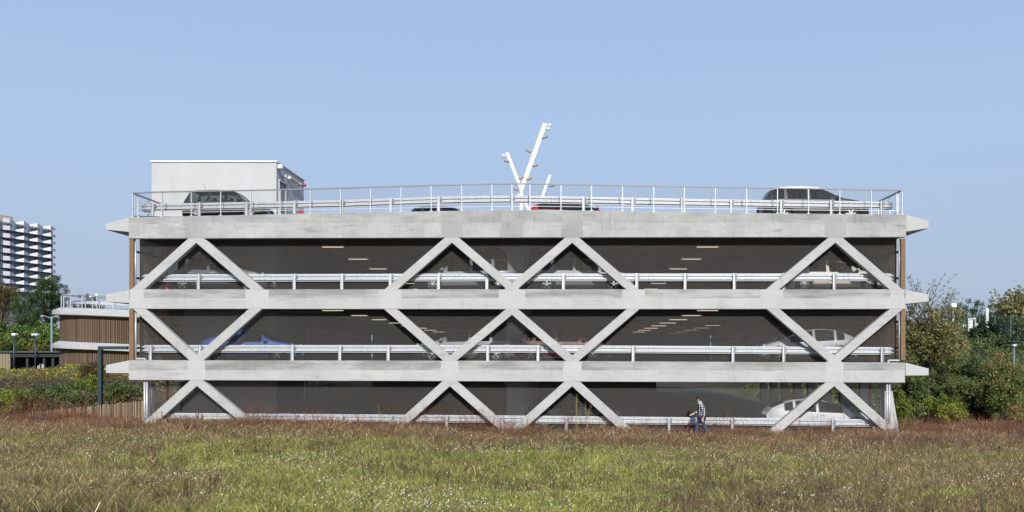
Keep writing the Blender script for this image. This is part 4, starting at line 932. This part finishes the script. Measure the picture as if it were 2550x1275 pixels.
for px, py, lb in wpts:
    Y = 86; e = empty('marker_post', (PX(px,Y), Y, 3.2), label=lb, cat='marker', group='white markers behind the green fence'); hz = PZ(py,Y)-3.2
    MB().tube((0,0,0),(0,0,hz),.04,6).build('pole', M['galv'], e); MB().lathe([(0,-.03),(.16,-.03),(.16,.03),(0,.03)], (0,0,hz), 'Y', 14).build('disc', M['white_paint'], e)
e = empty('white_cabinet', (PX(2420,86), 86, 3.2), label='narrow white framed cabinet behind the green fence', cat='cabinet')
hz = PZ(792,86)-3.2; MB().box(-.35,-.25,-.05,.05,0,hz).box(.25,.35,-.05,.05,0,hz).box(-.25,.25,-.05,.05,hz-.12,hz).build('frame', M['galv'], e); MB().box(-.25,.1,0,.03,hz-.9,hz-.15).build('panel', M['white_paint'], e)
# ---------------------------------------------------------------- left: steel frame, lamps, paling fence
YF = 44.6; e = empty('steel_frame', (PX(250,YF), YF, gz(PX(250,YF),YF)), label='dark green steel post and beam frame left of the car park', cat='frame'); zt = PZ(862,YF)-e.location.z
MB().box(-.085,.085,-.1,.1,-.2,zt).build('post', M['dark_metal'], e, bevel=.01); MB().box(.085,PX(318.5,YF)-e.location.x,-.1,.1,zt-.15,zt-.003).build('beam', M['dark_metal'], e, bevel=.01)
def lamp_l(px, ptop, Y, lb, double=False):
    e = empty('street_lamp', (PX(px,Y), Y, gz(PX(px,Y),Y)), label=lb, cat='street lamp', group='street lamps left of the ramp building'); h = PZ(ptop,Y)-e.location.z
    MB().tube((0,0,-.2),(0,0,h-.1),.09,8,.07).build('post', M['dark_metal'], e, True)
    k = Y/FP
    for sx in ((-1,1) if double else (0,1)): MB().box(sx*4.2*k-3.2*k, sx*4.2*k+3*k, -.3, .3, h-.28, h-.02).build('lamp_head', M['white_paint'], e, bevel=.08)
lamp_l(34.8, 829, 84, 'dark green lamp post with a white head in front of the slatted wall')
lamp_l(88, 830, 96.8-1.5, 'dark green lamp post with a double white head behind the carport roof', True)
e = empty('street_lamp', (PX(128.5,104), 104, 1.5), label='grey lamp post with two thin arms against the pine bushes', cat='street lamp', group='street lamps left of the ramp building')
h = PZ(788,104)-1.5; gp = mat('grey_lamp_paint', (.25,.33,.38), .5); MB().tube((0,0,0),(0,0,h),.09,8).build('post', gp, e); k = 104/FP
MB().bar((0,0,h-.2),(-22*k,0,h+.1),.06,.06).bar((0,0,h-.2),(14*k,0,h+.15),.06,.06).build('arm', gp, e); MB().box(-27*k,-20*k,-.15,.15,h-.05,h+.13).build('lamp_head', gp, e, bevel=.04)
fe = empty('paling_fence', (PX(67,43), 43, 0), label='low chestnut paling fence running up to the left corner of the car park', cat='fence')
pf = MB(); a = Vector((PX(67,43), 43, 0)); b_ = Vector((PX(362,41.6), 41.6, 0)); nP = 110
for q in range(nP):
    t_ = q/(nP-1); x = a.x+(b_.x-a.x)*t_; y = a.y+(b_.y-a.y)*t_; zt_ = PZ(1027-30.5*t_**1.05, y)+random.uniform(-.05,.03); c = random.choice([(.26,.19,.115),(.18,.13,.08),(.33,.26,.16),(.10,.07,.045)])
    pf.bar((x-a.x+random.uniform(-.01,.01), y-a.y, zt_-1.1), (x-a.x+random.uniform(-.025,.025), y-a.y, zt_), random.uniform(.022,.04), .02, c)
pf.build('pales', M['paling'], fe)
wz = MB()
for dz in (.18, .75): wz.tube((0,-.015,PZ(1027,43)-dz), (b_.x-a.x, b_.y-a.y-.015, PZ(996.5,41.6)-dz), .006, 4)
wz.build('wire', M['galv_dull'], fe)
# sandy path at right
mb = MB(); pts_ = [(15.2,41.5,2.2),(17.5,42.6,1.8),(20,43.2,1.5),(23,44.,1.4)]
for (xa,ya,wa),(xb,yb,wb) in zip(pts_[:-1],pts_[1:]):
    for q in range(6):
        t0, t1 = q/6, (q+1)/6
        def pp(t_, s_): x = xa+(xb-xa)*t_; y = ya+(yb-ya)*t_+s_*(wa+(wb-wa)*t_)/2; return (x, y, gz(x, y)+.05)
        mb.add([pp(t0,-1), pp(t1,-1), pp(t1,1), pp(t0,1)], [(0,1,2,3)])
tag(mb.build('path', mat('sandy_path', (.3,.24,.17), .95, noise=(3,.15)), fix=False), kind='structure')
# ================================================================= MEADOW
def meadow(n, seed):
    g = np.random.default_rng(seed)
    Y = 18+(41.5-18)*g.random(n)**1.0; side = g.random(n)
    X = g.uniform(-1, 1, n)*(Y*.62+7)-Y*.03
    # extra strips beside the building
    k = g.random(n) < .07; Y = np.where(k, np.where(side < .5, g.uniform(40, 42.2, n), g.uniform(40, 44, n)), Y); X = np.where(k, np.where(side < .5, g.uniform(-33, -18.2, n), g.uniform(15.0, 30, n)), X)
    keep = ~((Y > 40.25) & (X > -18.1) & (X < 14.9)); X, Y = X[keep], Y[keep]; n = len(X)
    Z = ground(X, Y)
    n1 = vnoise(X, Y*1.0, 4.5); n2 = vnoise(X+31, Y+7, 1.3); n3 = vnoise(X-77, Y, .45); n4 = vnoise(X+200, Y-40, 7)
    py = VY+(CZ-.2)/Y*FP; px = VX+X/Y*FP
    near = s3(33., 38., Y+3.0*(n2-.5)+1.5*(n1-.5))
    gb = .30*np.exp(-((px-1150)/650)**2)+.14*np.exp(-((py-1155)/35)**2)*np.exp(-((px-700)/500)**2)+.13*np.exp(-((px-1700)/500)**2)*np.exp(-((py-1190)/60)**2)+.22*np.exp(-((py-1255)/35)**2)*np.exp(-((px-1050)/450)**2)-.18*np.exp(-((px-50)/350)**2)-.12*np.exp(-((px-2400)/350)**2)-.30*s3(33., 37, Y)
    n5 = vnoise(X+5, Y-9, .28); gr = np.clip((n1*.45+n2*.38+n3*.22+n5*.12)+gb-.135, 0, 1)
    isg = g.random(n) < s3(.44, .72, gr)*.85; isr = (~isg) & (g.random(n) < .05+.50*near*(.4+n2)+.22*s3(1650, 2300, px)*n1+.10*(n2 > .62))
    u1 = g.random((n, 1)); dark = (vnoise(X-13, Y+3, .35)[:, None]*.8+.6)
    cg = np.array((.215, .25, .055))*(1-n4[:, None]*.35)+np.array((.12, .10, .02))*u1; cb = np.array((.205, .158, .068))*(1-u1*.35)+np.array((.05, .045, .02))*u1; cr = np.array((.205, .12, .068))*(.6+.7*u1)
    straw = g.random(n) < .085; cs = np.array((.42, .34, .19))*g.uniform(.6, 1.2, (n, 1))
    cb = np.where(g.random((n, 1)) < .4*gr[:, None]+.12, np.array((.165, .16, .052))*(.6+.8*u1), cb); c = np.where(isg[:, None], cg, np.where(isr[:, None], cr, cb)); c = np.where(straw[:, None], cs, c)*np.exp(g.normal(size=(n, 1))*.42)*(dark*.8+.2)*1.18
    h = np.where(isg, g.uniform(.05, .17, n), g.uniform(.06, .25, n)); h = np.where(isr, h*1.1+.1*near*n2, h)*(.55+.8*n2+.25*n3); h *= np.where(straw, 1.1, 1)
    wd = g.uniform(.0045, .0115, n)*(1+.2*(Y > 32)); wd = np.where(isg, wd*1.3, wd)
    a = g.uniform(0, 6.283, n); dx, dy = np.cos(a)*wd, np.sin(a)*wd*.5; lx, ly = g.normal(size=n)*h*.62, g.normal(size=n)*h*.4
    zb = Z-.02+g.random(n)*h*.5
    b0 = np.stack([X-dx*.6, Y-dy, zb], -1); b1 = np.stack([X+dx*.6, Y+dy, zb], -1); t1 = np.stack([X+lx+dx*.5, Y+ly, Z+h], -1); t0 = np.stack([X+lx-dx*.5, Y+ly, Z+h], -1)
    V = np.stack([b0, b1, t1, t0], 1).reshape(-1, 3)
    return V, c
V, c = meadow(930000, 3)
tag(np_mesh('meadow_grass', V, 4, M['grass'], c), 'rough meadow of brown, reddish and green grass filling the whole foreground', 'grass', kind='stuff')
# seed heads of red sorrel: small clusters up the stalks close to the building
g = np.random.default_rng(5); n = 30000; Y = 41.2-np.where(g.random(n) < .55, 5.5*g.random(n)**1.5, 17*g.random(n)); X = g.uniform(-26, 24, n); px = VX+X/Y*FP
nn_ = vnoise(X, Y, 2.4)*.6+vnoise(X+30, Y+11, .8)*.4; edge = s3(35.5, 40, Y)
pk = np.clip((nn_-.60+.30*edge+.10*s3(1850, 2350, px)+.05*s3(500, 100, px))*3.2, 0, 1)*(.16+.84*edge)
keep = ((Y < 40.2) | (X < -18.3) | (X > 15.2)) & (g.random(n) < pk) & (Y > 19.5); X, Y = X[keep], Y[keep]
m_ = 9; hh = (.45+.92*s3(33, 40, Y))*g.uniform(.25, .80, len(X))*(.36+1.0*vnoise(X, Y, 1.1)**1.5+.3*vnoise(X+8, Y, 4)); lean = g.normal(size=(len(X), 2))*.08; C = []; 
for q in range(m_):
    t_ = .35+.65*q/(m_-1); C.append(np.stack([X+lean[:, 0]*t_, Y+lean[:, 1]*t_, ground(X, Y)+hh*t_], -1))
C = np.concatenate(C)
tag(leaves('sorrel', C, 3, .028, .016, [(.15,.085,.045),(.21,.09,.05),(.29,.085,.055),(.31,.18,.10)], mt='grass', seed=9), 'rusty red sorrel seed heads along the foot of the car park', 'weeds', kind='stuff')
# dark dead stalks standing about in the meadow
g = np.random.default_rng(15); n = 1500; Y = 19+20*g.random(n); X = g.uniform(-1, 1, n)*(Y*.6+1)-Y*.03; kk = vnoise(X+3, Y, 2.6)+.25*g.random(n) > .62; X, Y = X[kk], Y[kk]; n = len(X)
VV = []; CC = []
for q in range(4):
    hh = g.uniform(.18, .5, n); a = g.normal(size=n)*.13; b_ = g.normal(size=n)*.1; wd = g.uniform(.004, .008, n); xo = g.normal(size=n)*.04; z = ground(X, Y)
    VV.append(np.stack([np.stack([X+xo-wd, Y, z], -1), np.stack([X+xo+wd, Y, z], -1), np.stack([X+xo+a+wd*.6, Y+b_, z+hh], -1), np.stack([X+xo+a-wd*.6, Y+b_, z+hh], -1)], 1).reshape(-1, 3))
    CC.append(np.array((.075, .045, .03))*g.uniform(.5, 1.8, (n, 1)))
    hc = np.stack([X+xo+a, Y+b_, z+hh*.9], -1)
    for w_ in range(3):
        p = hc+g.normal(size=(n, 3))*np.array((.02, .02, .05)); s_ = g.uniform(.008, .016, (n, 1)); e1 = np.array((1, 0, .3))*s_; e2 = np.array((-.2, .3, 1))*s_*1.6
        VV.append(np.stack([p-e1, p-e2, p+e1, p+e2], 1).reshape(-1, 3)); CC.append(np.array((.10, .05, .035))*g.uniform(.5, 1.7, (n, 1)))
tag(np_mesh('dead_stalks', np.concatenate(VV), 4, M['grass'], np.concatenate(CC)), 'dark brown dead stalks standing about in the meadow', 'weeds', kind='stuff')
# white daisies
n = 42000; Y = 18.5+22*g.random(n)**.9; X = g.uniform(-1, 1, n)*(Y*.6+2)-Y*.03
px = VX+X/Y*FP; pr_ = np.clip(vnoise(X+9, Y, 2.2)*1.1+vnoise(X, Y+60, .8)*.8-.98+.22*np.exp(-((px-1150)/500)**2), 0, 1); keep = (g.random(n) < pr_**1.3*1.0+.022) & (Y < 40); X, Y = X[keep], Y[keep]; n = len(X)
Z = ground(X, Y)+g.uniform(.14, .34, n); s = g.uniform(.006, .018, n); a = g.uniform(-.5, .5, n); V = np.stack([np.stack([X-s, Y-.3*s, Z-s*.5], -1), np.stack([X+s*.3, Y-.6*s, Z-s*.7+a*s], -1), np.stack([X+s, Y, Z+s*.4], -1), np.stack([X-s*.2, Y+.6*s, Z+s*.8], -1)], 1).reshape(-1, 3)
cw = np.where(g.random((n, 1)) < .035, np.array((.6,.5,.05)), np.array((.82,.78,.66)))*g.uniform(.6, 1.15, (n, 1))
tag(np_mesh('daisies', V, 4, M['grass'], cw), 'tiny white daisies scattered in loose drifts through the meadow', 'flowers', kind='stuff')
# ground cover on the banks (left with yellow flowers, right green)
def cover(name, label, x0, x1, y0, y1, n, pal, size, hmax, seed, fn=None):
    g = np.random.default_rng(seed); X = g.uniform(x0, x1, n); Y = g.uniform(y0, y1, n); Z = ground(X, Y)+g.random(n)*hmax*(.4+vnoise(X, Y, 3))
    if fn is not None: k = fn(X, Y); X, Y, Z = X[k], Y[k], Z[k]
    return tag(leaves(name, np.stack([X, Y, Z], -1), 9, .22, size, pal, seed=seed), label, 'ground cover', kind='stuff')
cover('bank_growth', 'mixed brown and green weeds covering the left bank', -62, -18.8, 46, 86, 9000, [(.07,.06,.03),(.12,.07,.04),(.08,.09,.03),(.15,.09,.05)], .07, .7, 41)
cover('yellow_flowers', 'band of yellow flowering weeds in front of the carport and ramp building', -60, -28, 66, 80, 9500, [(.10,.14,.02),(.2,.22,.02),(.45,.42,.02),(.6,.52,.02)], .06, .6, 42, lambda X, Y: vnoise(X, Y, 4) > .28)
cover('bank_shrubbery', 'dense low green undergrowth on the right bank', 15.6, 48, 45.5, 84, 9000, shrubg, .10, .9, 43)
cover('far_woodland', 'distant strip of dark woodland behind everything', -140, 160, 150, 185, 2600, dkgreen, .55, 5, 44)
# tall dry weeds in the meadow
def weed(label, px, py0, py1, Y, wpx, colr, nst, seed, group=None, leafy=True):
    g = np.random.default_rng(seed); x = PX(px, Y); z0 = gz(x, Y); e = empty('tall_weed', (x, Y, z0), label=label, cat='weed', group=group); h = PZ(py1, Y)-z0; k = Y/FP
    nm = 'weed_%s' % str(colr); m_ = bpy.data.materials.get(nm) or mat(nm, colr, .85); mb = MB(); C = []
    for q in range(nst):
        tx = g.uniform(-.5, .5)*wpx*k; th = h*g.uniform(.6, 1.) if q else h; a = Vector((g.normal()*.02, g.normal()*.03, 0)); b_ = Vector((tx, g.normal()*.1, th)); mid = a.lerp(b_, .5)+Vector((-tx*.12, 0, th*.06))
        mb.tube(a, mid, .006, 5, .0045); mb.tube(mid, b_, .0045, 5, .0025)
        for t_ in np.linspace(.1, 1, 9): C.append(mid.lerp(b_, float(t_))+Vector((g.normal()*.015, g.normal()*.015, 0)))
    mb.build('stem', m_, e)
    if leafy: leaves('seed_head', np.array(C), 6, .045, .018, [colr, tuple(min(1, v*1.35) for v in colr)], e, mt='grass', seed=seed)
weed('tall golden dry weed in front of the central right ground brace', 1436, 1090, 983, 39.2, 22, (.36,.26,.09), 4, 1)
weed('tall golden dry weed leaning right, right of the tallest golden weed', 1462, 1090, 1002, 39.3, 24, (.36,.26,.09), 4, 2)
weed('pair of tan dry stalks before the barrier left of the second brace', 948, 1090, 1008, 39.1, 14, (.32,.2,.09), 3, 3)
weed('dark green broom clump in the grass at lower left centre', 803, 1215, 1160, 25.5, 38, (.03,.045,.02), 14, 4, leafy=False)
weed('dark upright dead weed in the left centre of the meadow', 562, 1180, 1140, 28.5, 8, (.06,.045,.03), 4, 5, leafy=False)
weed('brown dead weed left of the broom clump', 605, 1225, 1180, 24.5, 34, (.09,.055,.035), 9, 6, leafy=False)
weed('dark dead weed at lower right centre of the meadow', 1712, 1120+90, 1172, 25.2, 18, (.07,.05,.035), 5, 7, leafy=False)
weed('dark red brown dock stalk in the right part of the meadow', 2490, 1140, 1112, 33, 12, (.1,.04,.03), 5, 8)
weed('dry straw coloured stalks in the centre of the meadow', 1190, 1150, 1085, 31, 60, (.38,.3,.15), 9, 9, leafy=False)
weed('small dark dead weed at the bottom of the meadow left of centre', 960, 1255, 1205, 22.5, 30, (.08,.055,.04), 8, 10, leafy=False)
weed('thorny dead weed at the bottom right of the meadow', 2320, 1235, 1190, 23.5, 26, (.085,.06,.04), 7, 11, leafy=False)
weed('red flowering weed tuft before the ground barrier at the left brace', 490, 1060, 1022, 39.4, 16, (.25,.09,.07), 4, 12)
